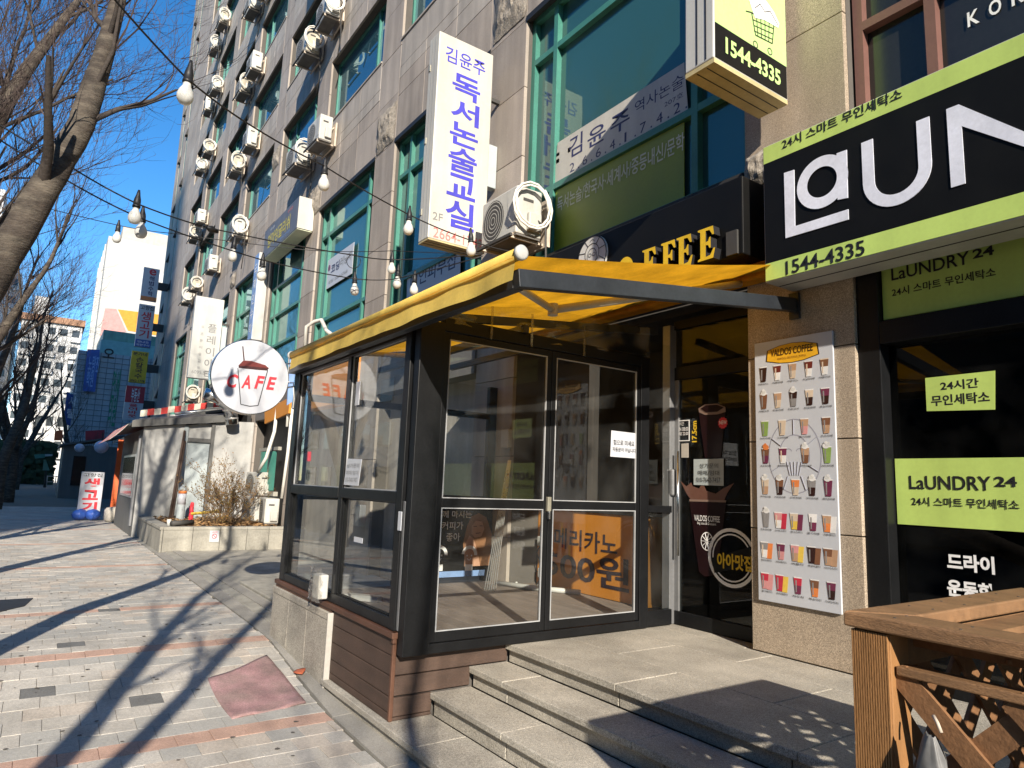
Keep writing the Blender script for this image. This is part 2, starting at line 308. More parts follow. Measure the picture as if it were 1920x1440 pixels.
for m in PM:
    if field[m].v:
        o = field[m].build('paver_field', m, pave); o['kind'] = 'stuff'
ks = tag(thing('kerb_strip', (0, 0, 0), 'narrow granite strip edging the block paving', None, None, 'structure'), None)
x = 1.0; k = 0
while x > -15:
    L = .98; x1 = max(x-L, -15.0); yi = 2.075 if (x+x1)/2 > -7.05 else 2.205
    MB().add([(x1+.004, ykerb(x1)+.01, gz(x1)-.1), (x-.004, ykerb(x)+.01, gz(x)-.1), (x-.004, yi, gz(x)-.1), (x1+.004, yi, gz(x1)-.1),
              (x1+.004, ykerb(x1)+.01, gz(x1)+.006), (x-.004, ykerb(x)+.01, gz(x)+.006), (x-.004, yi, gz(x)+.012), (x1+.004, yi, gz(x1)+.012)],
             [(0,3,2,1),(4,5,6,7),(0,1,5,4),(1,2,6,5),(2,3,7,6),(3,0,4,7)]).build('kerbstone', 'kerbstone', ks)
    x = x1; k += 1
ap = thing('concrete_apron', (0, 0, 0), None, None, None, 'structure')
MB().box(-15.1, -7.12, 2.21, 4.6, -.05, .128).build('slab', 'concrete', ap, bev=.01)
MB().box(-10.4, -7.12, 2.55, 4.6, .128, .165).build('slab', 'concrete', ap, bev=.01)
MB().box(-15.1, -7.13, 2.36, 2.5, .129, .142).build('edge_strip', 'kerbstone', ap)
MB().box(-33, -15.1, 2.03, 4.6, -.1, .105).build('slab', 'concrete', ap)
dc = [at_z(px, py, .118) for px, py in ((-60, 1128), (62, 1121), (46, 1136), (-60, 1160))]
dcv = MB().add([p for p in dc]+[p-Vector((0, 0, .03)) for p in dc], [(3, 2, 1, 0), (4, 5, 6, 7), (0, 1, 5, 4), (1, 2, 6, 5), (2, 3, 7, 6), (3, 0, 4, 7)]).build('drain_cover', 'dark'); tag(dcv, 'black metal cover let into the block paving', 'drain cover')
gs_ = MB(); R2 = random.Random(21)
for i in range(150):
    x, y, r = R2.uniform(-12, -3.6), R2.uniform(-.6, 1.85), R2.uniform(.006, .02); n_ = 7
    if -6.5 < x < -5.0 and y > 1.2: continue
    k = len(gs_.v); gs_.v += [(x+math.cos(6.283*j/n_)*r*R2.uniform(.7, 1.2), y+math.sin(6.283*j/n_)*r*R2.uniform(.7, 1.2), gz(x)+.0042) for j in range(n_)]; gs_.f.append(tuple(k+j for j in range(n_)))
o = gs_.build('gum_spots', 'joint'); tag(o, 'dark flattened gum spots scattered over the paving', 'gum spots', kind='stuff')
# doormat
q = [Vector((-6.02, 1.30, 0)), Vector((-5.16, 1.30, 0)), Vector((-5.24, 1.84, 0)), Vector((-6.38, 1.86, 0))]
def matpt(u, v):
    p = (q[0]*(1-u)+q[1]*u)*(1-v)+(q[3]*(1-u)+q[2]*u)*v
    p.x += .03*math.sin(v*5)*(1-u); p.y += .05*math.sin(math.pi*u)*(v-.6)*.6
    return (p.x, p.y, gz(p.x)+.008+.006*mnoise.noise((p.x*4, p.y*4, 0))+(.008 if u > .9 else 0)*math.sin(v*9))
dm = MB().grid(24, 16, matpt).build('doormat', 'pink_mat', None, True, solid=.012); tag(dm, 'worn pink rubber doormat lying on the paving', 'mat')
lf = MB().grid(4, 2, lambda u, v: (-5.95+.16*u, 1.985+.05*(v-.5)*math.sin(math.pi*u)*2, gz(-5.9)+.02+.025*math.sin(3*u)*v)).build('fallen_leaf', 'leaf_red', None, True, solid=.002); tag(lf, 'single dry red leaf lying on the kerb strip', 'leaf')
# ---------------------------------------------------------------- stone steps
st = thing('stone_steps', (-3, 3, 0), 'grey granite steps leading up to the shop doors', None, None, 'structure')
XE = -1.17
def slabs(y0, y1, ztop, x0, cuts, th=.042):
    xs = [x0]+cuts+[XE]
    for a, b in zip(xs[:-1], xs[1:]):
        MB().box(a+.0015, b-.0015, y0, y1, ztop-th, ztop+jit(.0015)).build('tread_slab', 'granite_step', st, bev=.006)
def risers(y, z0, z1, x0, cuts, dep=.3):
    xs = [x0]+cuts+[XE]
    for a, b in zip(xs[:-1], xs[1:]): MB().box(a+.004, b-.004, y, y+dep, z0, z1-.003).build('riser_block', 'granite_step', st, bev=.004)
slabs(2.035, 2.412, .08, -5.5, [-3.87, -2.6]); risers(2.062, -.1, .035, -5.49, [-3.6, -2.3])
slabs(2.385, 2.715, .230, -4.33, [-3.45, -2.15]); risers(2.415, .08, .185, -4.32, [-3.44, -2.1])
slabs(2.69, 3.02, .365, -4.33, [-3.9, -2.7]); risers(2.722, .23, .32, -4.32, [-3.88, -2.5])
risers(3.03, .365, .452, -4.32, [-3.15, -2.0])
for y0, y1, cuts in ((2.997, 3.55, [-3.15, -1.95]), (3.553, 4.15, [-3.7, -2.45]), (4.153, 4.565, [-3.15, -1.95]), (4.568, 5.1, [-3.4])):
    slabs(y0, y1, .5, -4.33, cuts, .045)
MB().box(-4.33, XE, 3.06, 5.1, .0, .455).build('core', 'joint', st); MB().box(-4.33, XE, 2.45, 3.06, -.1, .18).build('core', 'joint', st)
# ---------------------------------------------------------------- the commercial building on the right
YF = 4.57; TOP = 33.6
PR = [-2.45, -6.63, -10.66, -14.66, -18.55, -22.72, -26.72, -30.72]; PWD = .88       # right edge of each pillar
bld = thing('commercial_building', (-20, 8, .1), 'tall stone clad commercial building with green framed windows', 'building')
HEAD2, SILL3, FH = 7.72, 9.72, 2.86
floors = [(SILL3+FH*f, SILL3+1.64+FH*f) for f in range(8)]
bays = [(PR[i+1], PR[i]-PWD) for i in range(len(PR)-1)]+[(-34.5, PR[-1]-PWD)]
bk = MB()                                                       # backing wall behind the stone panels
for p in PR[1:]: bk.box(p-PWD, p, YF+.045, YF+1.2, .1, TOP)
bk.box(PR[0]-PWD, PR[0], YF+.045, YF+1.2, .1, TOP)
bk.box(-42.3, -34.5, YF+.045, YF+1.2, .1, TOP); bk.box(-42.3, -34.5, YF+1.2, YF+12, .1, TOP)
rows = []
for a, b in bays:
    zs = [(HEAD2, SILL3)]+[(floors[f][1], floors[f+1][0]) for f in range(7)]+[(floors[7][1], TOP)]
    for z0, z1 in zs: bk.box(a, b, YF+.045, YF+.7, z0, z1)
    bk.box(a, b, YF+.55, YF+.7, HEAD2-3.6, TOP-.05)
bk.box(-42.3, 6, YF+6, YF+6.2, 0, TOP-.1); bk.box(-42.3, 6, YF+.7, YF+6, TOP-.3, TOP-.02)
bk.build('wall', 'joint', bld)
PN = []                                                         # (size, box, material)
def panel(x0, x1, z0, z1, m, y=YF):
    if m == 'granite_grey': m = rnd.choices(('granite_grey', 'granite_grey2', 'granite_grey3', 'granite_pale'), (5, 3, 3, .7))[0]
    PN.append((x0+.004, x1-.004, y+jit(.0025), z0+.004, z1-.004, m))
for k, p in enumerate(PR):
    m = 'granite_tan' if k == 0 else 'granite_grey'
    z = .105 if k else .505; n = 0
    if k == 0: hs = [1.45-.505-.04, .70, .62, .9]; z = .505
    while z < TOP-.2:
        h = (.95 if k else (.90 if n == 0 else .66 if n < 4 else .95)); z1 = min(z+h, TOP)
        panel(p-PWD, p, z, z1, m); z = z1; n += 1
for bi, (a, b) in enumerate(bays):
    W = (b-a)/3
    for f in range(9):
        z0, z1 = (HEAD2, SILL3) if f == 0 else (floors[f-1][1], floors[f][0] if f < 8 else TOP)
        rr = [.84, .34, .23, .59] if f == 0 else ([.46, .22, .54] if f < 8 else [.9, .9])
        z = z0
        for ri, h in enumerate(rr):
            m = 'granite_pale' if (ri == len(rr)-1 or ri == len(rr)-2) else 'granite_grey'
            for c in range(3): panel(a+W*c, a+W*(c+1), z, z+h, m)
            z += h
xe = [-42.3, -41.3, -40.2]                                      # the narrow blank end with its slit windows
for z in range(0, 34):
    for x0, x1 in ((-42.3, -41.05), (-40.65, -39.2), (-38.8, -37.2), (-37.2, -35.85), (-35.85, -34.5)): panel(x0, x1, .1+z, 1.1+z, 'dark_wall' if z < 2 else 'granite_grey')
PN.sort(key=lambda q: (q[0]**2+(q[3]-1.65)**2)/((q[1]-q[0])*(q[4]-q[3])))
pshare = {}; rest = {}
for i, (x0, x1, y, z0, z1, m) in enumerate(PN):
    if i < 300: MB().box(x0, x1, y, y+.06, z0, z1).build('stone_panel', m, bld, bev=.004)
    else: rest.setdefault(m, MB()).box(x0, x1, y, y+.06, z0, z1)
for m, b in rest.items(): o = b.build('stone_panel_field', m, bld); o['kind'] = 'stuff'
# chipped stone showing rough mortar
def chip(name, x0, x1, z0, z1, y=YF):
    def fn(u, v):
        x = x0+(x1-x0)*u; z = z0+(z1-z0)*v; e = min(u, 1-u, v, 1-v)*4; e = min(1, e)
        nn = mnoise.noise((x*7, z*7, 3))*.5+mnoise.noise((x*19, z*19, 1))*.3
        return (x+.05*mnoise.noise((z*5, 0, x)), y-.012-e*(.03+.05*max(0, .5+nn)), z+.04*mnoise.noise((x*6, 5, z)))
    return MB().grid(18, 18, fn).build(name, 'rough_mortar', bld)
chip('chipped_patch', -11.5, -10.68, 7.74, 8.5); chip('chipped_patch', -7.45, -6.64, 7.78, 8.75); chip('chipped_patch', -15.5, -14.68, 7.72, 8.45); chip('chipped_patch', -3.32, -3.0, 4.15, 4.45); chip('chipped_patch', -23.5, -22.9, 7.8, 8.3); chip('chipped_patch', -19.4, -18.7, 10.4, 11.0)
# windows
def window(x0, x1, z0, z1, vs, hs, y, fr='teal', gm='win_blue', fw=.055, dep=.07, reveal='granite_grey', bead=None):
    f = MB(); f.box(x0, x0+fw, y-dep, y, z0, z1).box(x1-fw, x1, y-dep, y, z0, z1).box(x0+fw, x1-fw, y-dep, y, z0, z0+fw).box(x0+fw, x1-fw, y-dep, y, z1-fw, z1)
    for v in vs: f.box(v-fw/2, v+fw/2, y-dep-.002, y-.001, z0+fw, z1-fw)
    xs = [x0+fw]+list(vs)+[x1-fw]; zs = [z0+fw]+list(hs)+[z1-fw]
    for h in hs:
        for a, b in zip(xs[:-1], xs[1:]): f.box(a+(fw/2 if a in vs else 0), b-(fw/2 if b in vs else 0), y-dep, y, h-fw/2, h+fw/2)
    o = f.build('window', fr, bld)
    for a, b in zip(xs[:-1], xs[1:]):
        for c, d in zip(zs[:-1], zs[1:]):
            pm = gm(a, c) if callable(gm) else gm
            t = jit(.004)
            MB().add([(a, y-.03+t, c), (b, y-.03-t, c), (b, y-.03-t, d), (a, y-.03+t, d), (a, y-.01, c), (b, y-.01, c), (b, y-.01, d), (a, y-.01, d)], [(0,1,2,3),(7,6,5,4),(0,4,5,1),(1,5,6,2),(2,6,7,3),(3,7,4,0)]).build('pane', pm, o)
    return o
for bi, (a, b) in enumerate(bays):
    for f, (z0, z1) in enumerate(floors):
        if bi < 2 and f > 1: continue                       # above the frame
        vs = [b-.72] if (bi+f) % 3 else [a+.75, b-.72]
        window(a, b, z0, z1, vs, [], YF+.24, 'teal', 'win_blue', .05)
        if f < 3 and bi < 5: MB().box(a-.002, b+.002, YF-.02, YF+.2, z0-.03, z0+.004).build('sill', 'granite_pale', bld)
    z0 = 4.32
    if bi == 0: window(a, b, z0, HEAD2, [a+.5, b-.62], [5.22, 7.08], YF+.2, 'teal', 'win_teal', .075, .1)
    elif bi in (3, 4): window(a, b, z0-.2, HEAD2, [a+.48, b-.45], [5.04, 5.87, 6.67], YF+.2, 'teal', 'win_teal', .07, .1)
    else: window(a, b, z0-.2, HEAD2, [a+.48, b-.45], [5.05, 7.0], YF+.2, 'teal', 'win_teal', .075, .1)
    MB().box(a-.01, b+.01, YF-.01, YF+.06, HEAD2-.05, HEAD2+.03).build('lintel', 'dark', bld)
# slit windows in the blank end
for xa in (-41.05, -39.2):
    MB().box(xa, xa+.4, YF+.02, YF+.05, 2.5, TOP-.3).build('slit_window', 'teal', bld)
    for k in range(10):
        z = 4+k*2.9+(.9 if xa > -40 else 0); MB().add([(xa+.02, YF+.02, z+1.1), (xa+.38, YF+.02, z+1.1), (xa+.38, YF-.12, z+.55), (xa+.02, YF-.12, z+.55), (xa+.02, YF+.02, z+.55), (xa+.38, YF+.02, z+.55)], [(0,1,2,3),(0,3,4),(1,5,2),(3,2,5,4)]).build('vent_flap', 'dark', bld)
# ground floor: dark shop fronts behind the terraces
for i, (a, b) in enumerate(bays):
    if i == 0: continue
    MB().box(a, b, YF+.25, YF+.3, .1, 3.1).build('shop_front', 'granite_pale' if i in (1, 2) else 'dark', bld); MB().box(a, b, YF-.03, YF+.3, 3.1, 4.1).build('shop_fascia', 'dark_wall' if i != 2 else 'orange_board', bld)
# first shop: recess behind the glazed terrace
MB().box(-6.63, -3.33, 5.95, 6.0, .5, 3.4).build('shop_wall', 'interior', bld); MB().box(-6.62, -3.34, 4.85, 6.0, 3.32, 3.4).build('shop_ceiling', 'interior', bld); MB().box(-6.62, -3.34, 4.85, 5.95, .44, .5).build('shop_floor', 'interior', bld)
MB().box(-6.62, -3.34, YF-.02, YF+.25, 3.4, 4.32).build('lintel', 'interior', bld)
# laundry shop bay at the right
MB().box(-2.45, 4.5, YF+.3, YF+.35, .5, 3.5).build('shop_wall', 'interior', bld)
lw = MB(); lw.box(-2.45, -2.30, 4.60, 4.8, .5, 3.45).box(-2.30, 3.5, 4.60, 4.8, 2.70, 2.86).box(-2.30, 3.5, 4.62, 4.8, .5, .62).box(-1.0, -.9, 4.62, 4.8, .62, 2.7)
lo = lw.build('shop_window', 'black_metal', bld, bev=.006); MB().box(-2.30, -1.0, 4.715, 4.725, .62, 2.7).build('pane', 'laundry_glass', lo); MB().box(-.9, 3.5, 4.715, 4.725, .62, 2.7).build('pane', 'laundry_glass', lo)
MB().box(-2.30, 3.5, 4.66, 4.8, 2.86, 3.45).build('transom_panel', 'sign_black', bld)
MB().box(-2.45, 4.5, YF-.01, YF+.7, 3.45, 4.35).build('lintel', 'granite_tan', bld)
# brown framed upper windows at the right
for f in range(3):
    z0, z1 = 4.42+FH*f, 7.0+FH*f
    window(-2.43, 3.0, z0, z1, [-1.9, -.6, .9], [5.15+FH*f], YF+.2, 'brown_frame', 'window_dark', .07, .1); MB().box(-2.45, 3.0, YF, YF+.7, z1, z0+FH).build('spandrel', 'granite_tan', bld)
# ---------------------------------------------------------------- glazed terrace booth
def polyY(pix, Y, mat, parent, name='print', t=.003):       # flat print on a plane y = Y facing the street
    c = [at_y(px, py, Y) for px, py in pix]
    return MB().poly((0, Y, 0), X1, Z1, [(p.x, p.z) for p in c], t).build(name, mat, parent)
def polyX(pix, X, mat, parent, name='print', t=.003):       # flat print on a plane x = X facing +x
    c = [at_x(px, py, X) for px, py in pix]
    return MB().poly((X, 0, 0), Y1, Z1, [(p.y, p.z) for p in c], t).build(name, mat, parent)
def tY(s, mat, parent, Y, bl, br, tl, bold=0., **k):
    a, b, c = at_y(*bl, Y), at_y(*br, Y), at_y(*tl, Y); return text(s, mat, parent, a, X1, Z1, b.x-a.x, c.z-a.z, bold, **k)
def tX(s, mat, parent, X, bl, br, tl, bold=0., **k):
    a, b, c = at_x(*bl, X), at_x(*br, X), at_x(*tl, X); return text(s, mat, parent, a, Y1, Z1, b.y-a.y, c.z-a.z, bold, **k)
def lineX_(pts, X, w, mat, parent):
    b = MB(); c = [at_x(px, py, X) for px, py in pts]
    for p, q in zip(c[:-1], c[1:]): b.bar(p, q, w, .002, (1, 0, 0))
    return b.build('print', mat, parent)
BX0, BX1, BY = -7.02, -4.33, 2.085
bo = thing('terrace_booth', (-5.6, 3.3, .1), 'black framed glass terrace booth on a wood clad base', 'booth')
f = lambda n, m='black_metal', bev=.004: (lambda b: b.build(n, m, bo, bev=bev))
def post(x0, x1, y0, y1, z0, z1, n='post', m='black_metal'): return MB().box(x0, x1, y0, y1, z0, z1).build(n, m, bo, bev=.005)
# street side
post(-7.0, -6.87, 2.085, 2.18, .655, 2.78); post(-5.565, -5.485, 2.09, 2.16, .73, 2.70, 'mullion'); post(-4.425, -4.335, 2.085, 2.18, .655, 2.78)
post(-6.87, -4.425, 2.09, 2.165, .655, .73, 'bottom_rail'); post(-6.87, -4.425, 2.09, 2.165, 2.70, 2.78, 'top_rail')
for a, b in ((-6.87, -5.565), (-5.485, -4.425)): post(a, b, 2.086, 2.168, 1.505, 1.585, 'middle_rail')
for a, b in ((-6.87, -5.565), (-5.485, -4.425)):
    for c, d in ((.73, 1.505), (1.585, 2.70)):
        MB().box(a, b, 2.122, 2.128, c, d).build('pane', 'glass', bo)
        e = MB(); e.box(a, a+.008, 2.108, 2.12, c, d).box(b-.008, b, 2.108, 2.12, c, d).box(a+.008, b-.008, 2.108, 2.12, c, c+.008).box(a+.008, b-.008, 2.108, 2.12, d-.008, d); e.build('glazing_bead', 'bead' if c > 1 else 'black_metal', bo)
# the little mirror plate and grey edge on the corner
post(-4.335, -4.30, 2.10, 2.18, .66, 1.52, 'edge_trim', 'grey_metal'); post(-4.36, -4.305, 2.078, 2.084, 1.32, 1.45, 'meter_plate', 'white_board')
# corner and door front, facing the steps
DX = -4.25
post(-4.30, -4.215, 2.10, 2.295, .51, 2.80); post(-4.30, -4.225, 4.285, 4.39, .51, 2.84); post(-4.285, -4.225, 2.295, 4.285, .51, .575, 'threshold'); post(-4.30, -4.225, 2.295, 4.285, 2.745, 2.845, 'head_rail')
def door(y0, y1, name):
    d = MB(); d.box(-4.262, -4.232, y0, y0+.045, .58, 2.74).box(-4.262, -4.232, y1-.045, y1, .58, 2.74).box(-4.262, -4.232, y0+.045, y1-.045, .58, .65).box(-4.262, -4.232, y0+.045, y1-.045, 2.69, 2.74).box(-4.262, -4.232, y0+.045, y1-.045, 1.485, 1.55)
    o = d.build('sliding_door', 'black_metal', bo, bev=.004)
    for z0, z1 in ((.65, 1.485), (1.55, 2.69)):
        MB().box(-4.25, -4.244, y0+.045, y1-.045, z0, z1).build('pane', 'glass', o)
        e = MB(); a, b = y0+.045, y1-.045; e.box(-4.243, -4.229, a, a+.007, z0, z1).box(-4.243, -4.229, b-.007, b, z0, z1).box(-4.243, -4.229, a+.007, b-.007, z0, z0+.007).box(-4.243, -4.229, a+.007, b-.007, z1-.007, z1); e.build('glazing_bead', 'bead', o)
    return o
d1 = door(2.30, 3.285, 'l'); d2 = door(3.29, 4.28, 'r')
MB().box(-4.232, -4.205, 3.265, 3.30, 1.47, 1.58).build('door_latch', 'brass', d1, bev=.003); MB().box(-4.228, -4.198, 3.272, 3.292, 1.41, 1.47).build('padlock', 'chrome', d1, bev=.005)
# side light, grey post
post(-4.30, -4.24, 4.395, 4.70, .51, .64, 'side_rail'); post(-4.30, -4.24, 4.395, 4.70, 1.47, 1.53, 'side_rail'); post(-4.36, -4.27, 4.70, 4.79, .505, 3.2, 'post', 'grey_metal')
MB().box(-4.275, -4.27, 4.395, 4.70, .64, 3.0).build('pane', 'glass', bo)
# clear vinyl sheet taped above the doors
vs = MB().grid(30, 8, lambda u, v: (-4.235+.03*mnoise.noise((u*7, v*3, 0))+.012*math.sin(u*40)*v, 2.30+2.09*u, 2.80+v*(.22+.1*u)+.012*math.sin(u*25))).build('vinyl_sheet', 'vinyl', bo, True)
for u in (.18, .36, .62): MB().box(-4.215, -4.21, 2.3+2.09*u, 2.3+2.09*u+.02, 2.74, 3.0).build('tape', 'vinyl', bo)
# far end wall
post(-7.02, -6.95, 2.18, 2.25, .53, 2.78); post(-7.02, -6.95, 4.45, 4.56, .53, 2.85); post(-7.02, -6.95, 2.25, 4.45, 1.44, 1.52, 'middle_rail'); post(-7.02, -6.95, 2.25, 4.45, 2.45, 2.52, 'top_rail'); post(-7.02, -6.95, 3.3, 3.37, .53, 2.45, 'mullion')
for z0, z1 in ((.55, 1.44), (1.52, 2.45), (2.52, 2.85)): MB().box(-6.99, -6.984, 2.25, 4.45, z0, z1).build('pane', 'glass', bo)
# deck boards
MB().box(-6.95, -4.365, 2.17, 5.0, .30, .50).build('deck_base', 'joint', bo)
y = 2.18; k = 0
while y < 4.95:
    MB().box(-6.94, -4.305, y+.003, min(y+.138, 4.98), .50, .53+jit(.001)).build('deck_board', 'deck' if (k*7) % 5 else 'deck2', bo, bev=.003); y += .141; k += 1
# wooden cladding and its cap
post(-7.06, -4.30, 2.062, 2.14, .612, .652, 'cap_board', 'wood_cap'); post(-4.335, -4.305, 2.072, 2.10, .58, .652, 'cap_board', 'wood_cap'); post(-7.04, -5.47, 2.073, 2.10, .583, .612, 'fascia_strip', 'wood_cap')
zs = [.082, .135, .236, .367, .497, .61]
for z0, z1 in zip(zs[:-1], zs[1:]):
    post(-5.455, -4.352, 2.085, 2.11, z0+.002, z1-.003, 'cladding_plank', 'wood_clad')
for z0, z1, y1 in ((.082, .107, 2.40), (.107, .2315, 2.40), (.238, .3655, 2.70), (.369, .495, 3.02), (.499, .6, 2.2)):
    post(-4.352, -4.328, 2.112, y1, z0+.002, z1-.002, 'cladding_plank', 'wood_clad')
post(-4.352, -4.325, 2.083, 2.112, .082, .61, 'corner_trim', 'wood_cap')
MB().box(-7.03, -4.36, 2.115, 4.9, -.1, .52).build('base_core', 'joint', bo)
# granite facing panels under the far part
gw = thing('granite_facing', (-6.2, 2.07, 0), 'low granite slabs facing the base of the glass booth', 'wall')
for a, b in zip([-7.05, -6.52, -6.01], [-6.52, -6.01, -5.465]): MB().box(a+.002, b-.002, 2.055, 2.085, gz((a+b)/2)-.06, .525).build('slab', 'granite_step', gw, bev=.003)
MB().box(-7.055, -5.462, 2.05, 2.085, .528, .585).build('coping', 'granite_step', gw, bev=.004); MB().box(-5.464, -5.452, 2.04, 2.086, -.1, .588).build('edge_strip', 'mortar', gw)
# plastic wrapped box on the ledge
wb = thing('wrapped_box', (-5.66, 2.06, .67), 'white electric box wrapped in clear plastic on the booth ledge', 'box')
MB().box(-5.74, -5.585, 1.99, 2.075, .675, .87).build('case', 'white_paint', wb, bev=.012)
MB().grid(10, 10, lambda u, v: (-5.80+.28*u+.02*mnoise.noise((u*5, v*5, 1)), 1.965+.035*mnoise.noise((u*6, v*6, 4))+.1*abs(u-.5)**2, .66+.27*v)).build('plastic_wrap', 'vinyl', wb, True)
# things in the booth
ct = thing('counter_front', (-5.7, 5.1, .53), 'orange counter front with dark printed price lettering', 'counter')
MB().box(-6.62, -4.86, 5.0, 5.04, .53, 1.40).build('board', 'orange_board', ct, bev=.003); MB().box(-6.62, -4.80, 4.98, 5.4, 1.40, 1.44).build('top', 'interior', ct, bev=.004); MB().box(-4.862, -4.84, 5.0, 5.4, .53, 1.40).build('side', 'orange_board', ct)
tY('아메리카노', 'text_brown', ct, 4.998, (1012, 1022), (1158, 1012), (1012, 985), .012); tY('1500원', 'text_brown', ct, 4.998, (1000, 1074), (1180, 1083), (1000, 1022), .018)
bb = thing('blackboard_poster', (-6.93, 3.9, .6), 'black poster with white hand lettering and two doodled children', 'poster')
BBX = -6.925; MB().box(-6.94, BBX, 3.45, 4.46, .60, 1.43).build('sheet', 'sign_black', bb)
for s_, bl, br, tl in (('너와', (834, 951), (862, 950), (834, 940)), ('함께 마시는', (816, 971), (884, 966), (816, 957)), ('커피가', (828, 993), (868, 990), (828, 978)), ('좋아', (836, 1015), (862, 1013), (836, 999))): tX(s_, 'ink_white', bb, BBX, bl, br, tl, .004)
MB().box(BBX-.001, BBX+.0015, 3.45, 4.46, .60, .665).build('print', 'blue_pale', bb)
FX_ = BBX+.004
def face(cy, cz):                                            # plain doodled child
    n = 24; ring = MB()
    for i in range(n):
        a, b = math.pi*1.0*i/n-.1, math.pi*1.0*(i+1)/n-.1
        ring.add([(FX_, cy+math.cos(t)*r, cz+math.sin(t)*r) for t, r in ((a, .066), (b, .066), (b, .105), (a, .105))], [(0, 1, 2, 3)])
    ring.build('print', 'ink_white', bb)
    for dy in (-.03, .03): MB().lathe([(.010, 0), (.010, .002)], (FX_-.002, cy+dy, cz-.01), (1, 0, 0), 8).build('print', 'ink_white', bb)
    m = MB()
    for i in range(8):
        a, b = math.pi+math.pi*i/8, math.pi+math.pi*(i+1)/8; m.add([(FX_, cy+math.cos(t)*r, cz-.04+math.sin(t)*r) for t, r in ((a, .018), (b, .018), (b, .026), (a, .026))], [(0, 1, 2, 3)])
    m.build('print', 'ink_white', bb); MB().box(FX_-.002, FX_, cy-.05, cy+.05, cz-.18, cz-.11).build('print', 'ink_white', bb)
for px in (824, 880): q_ = at_x(px, 1040, FX_); face(q_.y, q_.z)
pp = thing('photo_poster', (-6.92, 4.3, .65), 'colour portrait photo print of a long haired person on the black poster', 'poster')
PXF = BBX+.002
polyX([(872, 1062), (918, 1060), (922, 1000), (912, 970), (898, 962), (884, 968), (876, 985), (868, 1020)], PXF-.002, 'hair', pp, 'hair_print', .002); polyX([(884, 1000), (890, 1008), (902, 1006), (908, 992), (904, 978), (892, 976), (885, 986)], PXF, 'skin', pp, 'face_print', .0015); polyX([(870, 1062), (900, 1061), (896, 1036), (888, 1010), (880, 1004), (872, 1020)], PXF+.0002, 'skin', pp, 'hand_print', .0012)
for a_, b_ in (((888, 987), (894, 987)), ((899, 986), (905, 986)), ((892, 1000), (901, 999))): lineX_([a_, b_], PXF+.004, .008, 'lid_dark', pp)
rb = thing('rod_bundle', (-6.55, 4.5, .53), 'thin metal rods leaning together in the booth corner', 'rods')
for i in range(6): MB().tube([(-6.35+.025*i, 4.10+.012*i, .535), (-6.62+.012*i, 4.53, 1.95)], .006, 6).build('rod', 'silver', rb)
pv = MB().tube([(-6.6, 4.42, .56), (-6.1, 4.62, .56), (-5.7, 4.9, .56)], .028, 10).build('floor_pipe', 'white_paint', None, True); tag(pv, 'white plastic pipe lying along the back of the booth deck', 'pipe')
for i, (x, z, lb) in enumerate(((-6.45, 1.02, 'upper white plug adapter on the orange counter'), (-6.42, .66, 'lower white socket box by the deck at the counter'))):
    sb = thing('socket_box', (x, 4.97, z), lb, 'socket'); MB().box(x-.09, x+.09, 4.93, 4.995, z-.05, z+.06).build('case', 'white_paint', sb, bev=.01); MB().tube([(x+.02, 4.93, z), (x-.05, 4.90, z-.12), (x+.04, 4.93, z-.3)], .008, 6).build('cable', 'cable', sb)
bx = MB().box(-6.75, -6.60, 4.50, 4.56, 2.10, 2.32).build('wall_box', 'stucco', None, bev=.008); tag(bx, 'beige junction box on the stone pillar inside the booth', 'box')
for i, (px, py) in enumerate(((947, 1091), (968, 1094), (1087, 1115))):
    p = at_z(px, py, .535); c = MB().lathe([(.0, 0), (.016, .004), (.014, .018), (.0, .022)], p, n=7).build('litter_scrap', 'white_paint'); tag(c, 'small white crumb of litter on the booth deck', 'litter', 'litter on the deck')
tr = MB().bar((-6.35, 2.55, .56), (-6.05, 2.75, .565), .09, .05).build('wood_scrap', 'white_paint'); tag(tr, 'short white timber offcut lying on the deck by the street glass', 'offcut')
# paper notices
def paper(name, pts, plane, lines, label, m='white_board'):
    t = thing(name, plane(*pts[3]), label, 'notice'); return t
n1 = thing('paper_notice', at_x(1145, 850, -4.24), 'white paper notice taped inside the sliding door', 'notice'); polyX([(1146, 807), (1196, 813), (1196, 860), (1144, 856)], -4.238, 'white_board', n1, 'sheet')
tX('힘으로 미세요', 'ink_black', n1, -4.2335, (1150, 834), (1189, 837), (1150, 824)); tX('자동문이 아닙니다', 'ink_black', n1, -4.2335, (1148, 846), (1192, 849), (1148, 838))
n2 = thing('paper_notice', at_y(645, 910, 2.1), 'white rental notice stuck to the street side glass', 'notice'); polyY([(652, 860), (679, 861), (672, 911), (645, 909)], 2.10, 'white_board', n2, 'sheet')
for i, s in enumerate(('상가문의', '매매/임대', '010-7642-7457')): tY(s, 'ink_grey', n2, 2.097, (651-i*1.5, 877+i*13), (674-i*2, 878+i*13), (651-i*1.5, 869+i*13))
n3 = MB().box(-5.22, -5.05, 2.118, 2.121, 1.17, 1.21).build('paper_strip', 'white_board'); tag(n3, 'white paper strip on the lower street side pane', 'notice')
n4 = MB().box(-5.40, -5.32, 2.115, 2.120, 2.27, 2.47).build('paper_slip', 'white_board'); tag(n4, 'small white slip on the upper street side pane', 'notice')

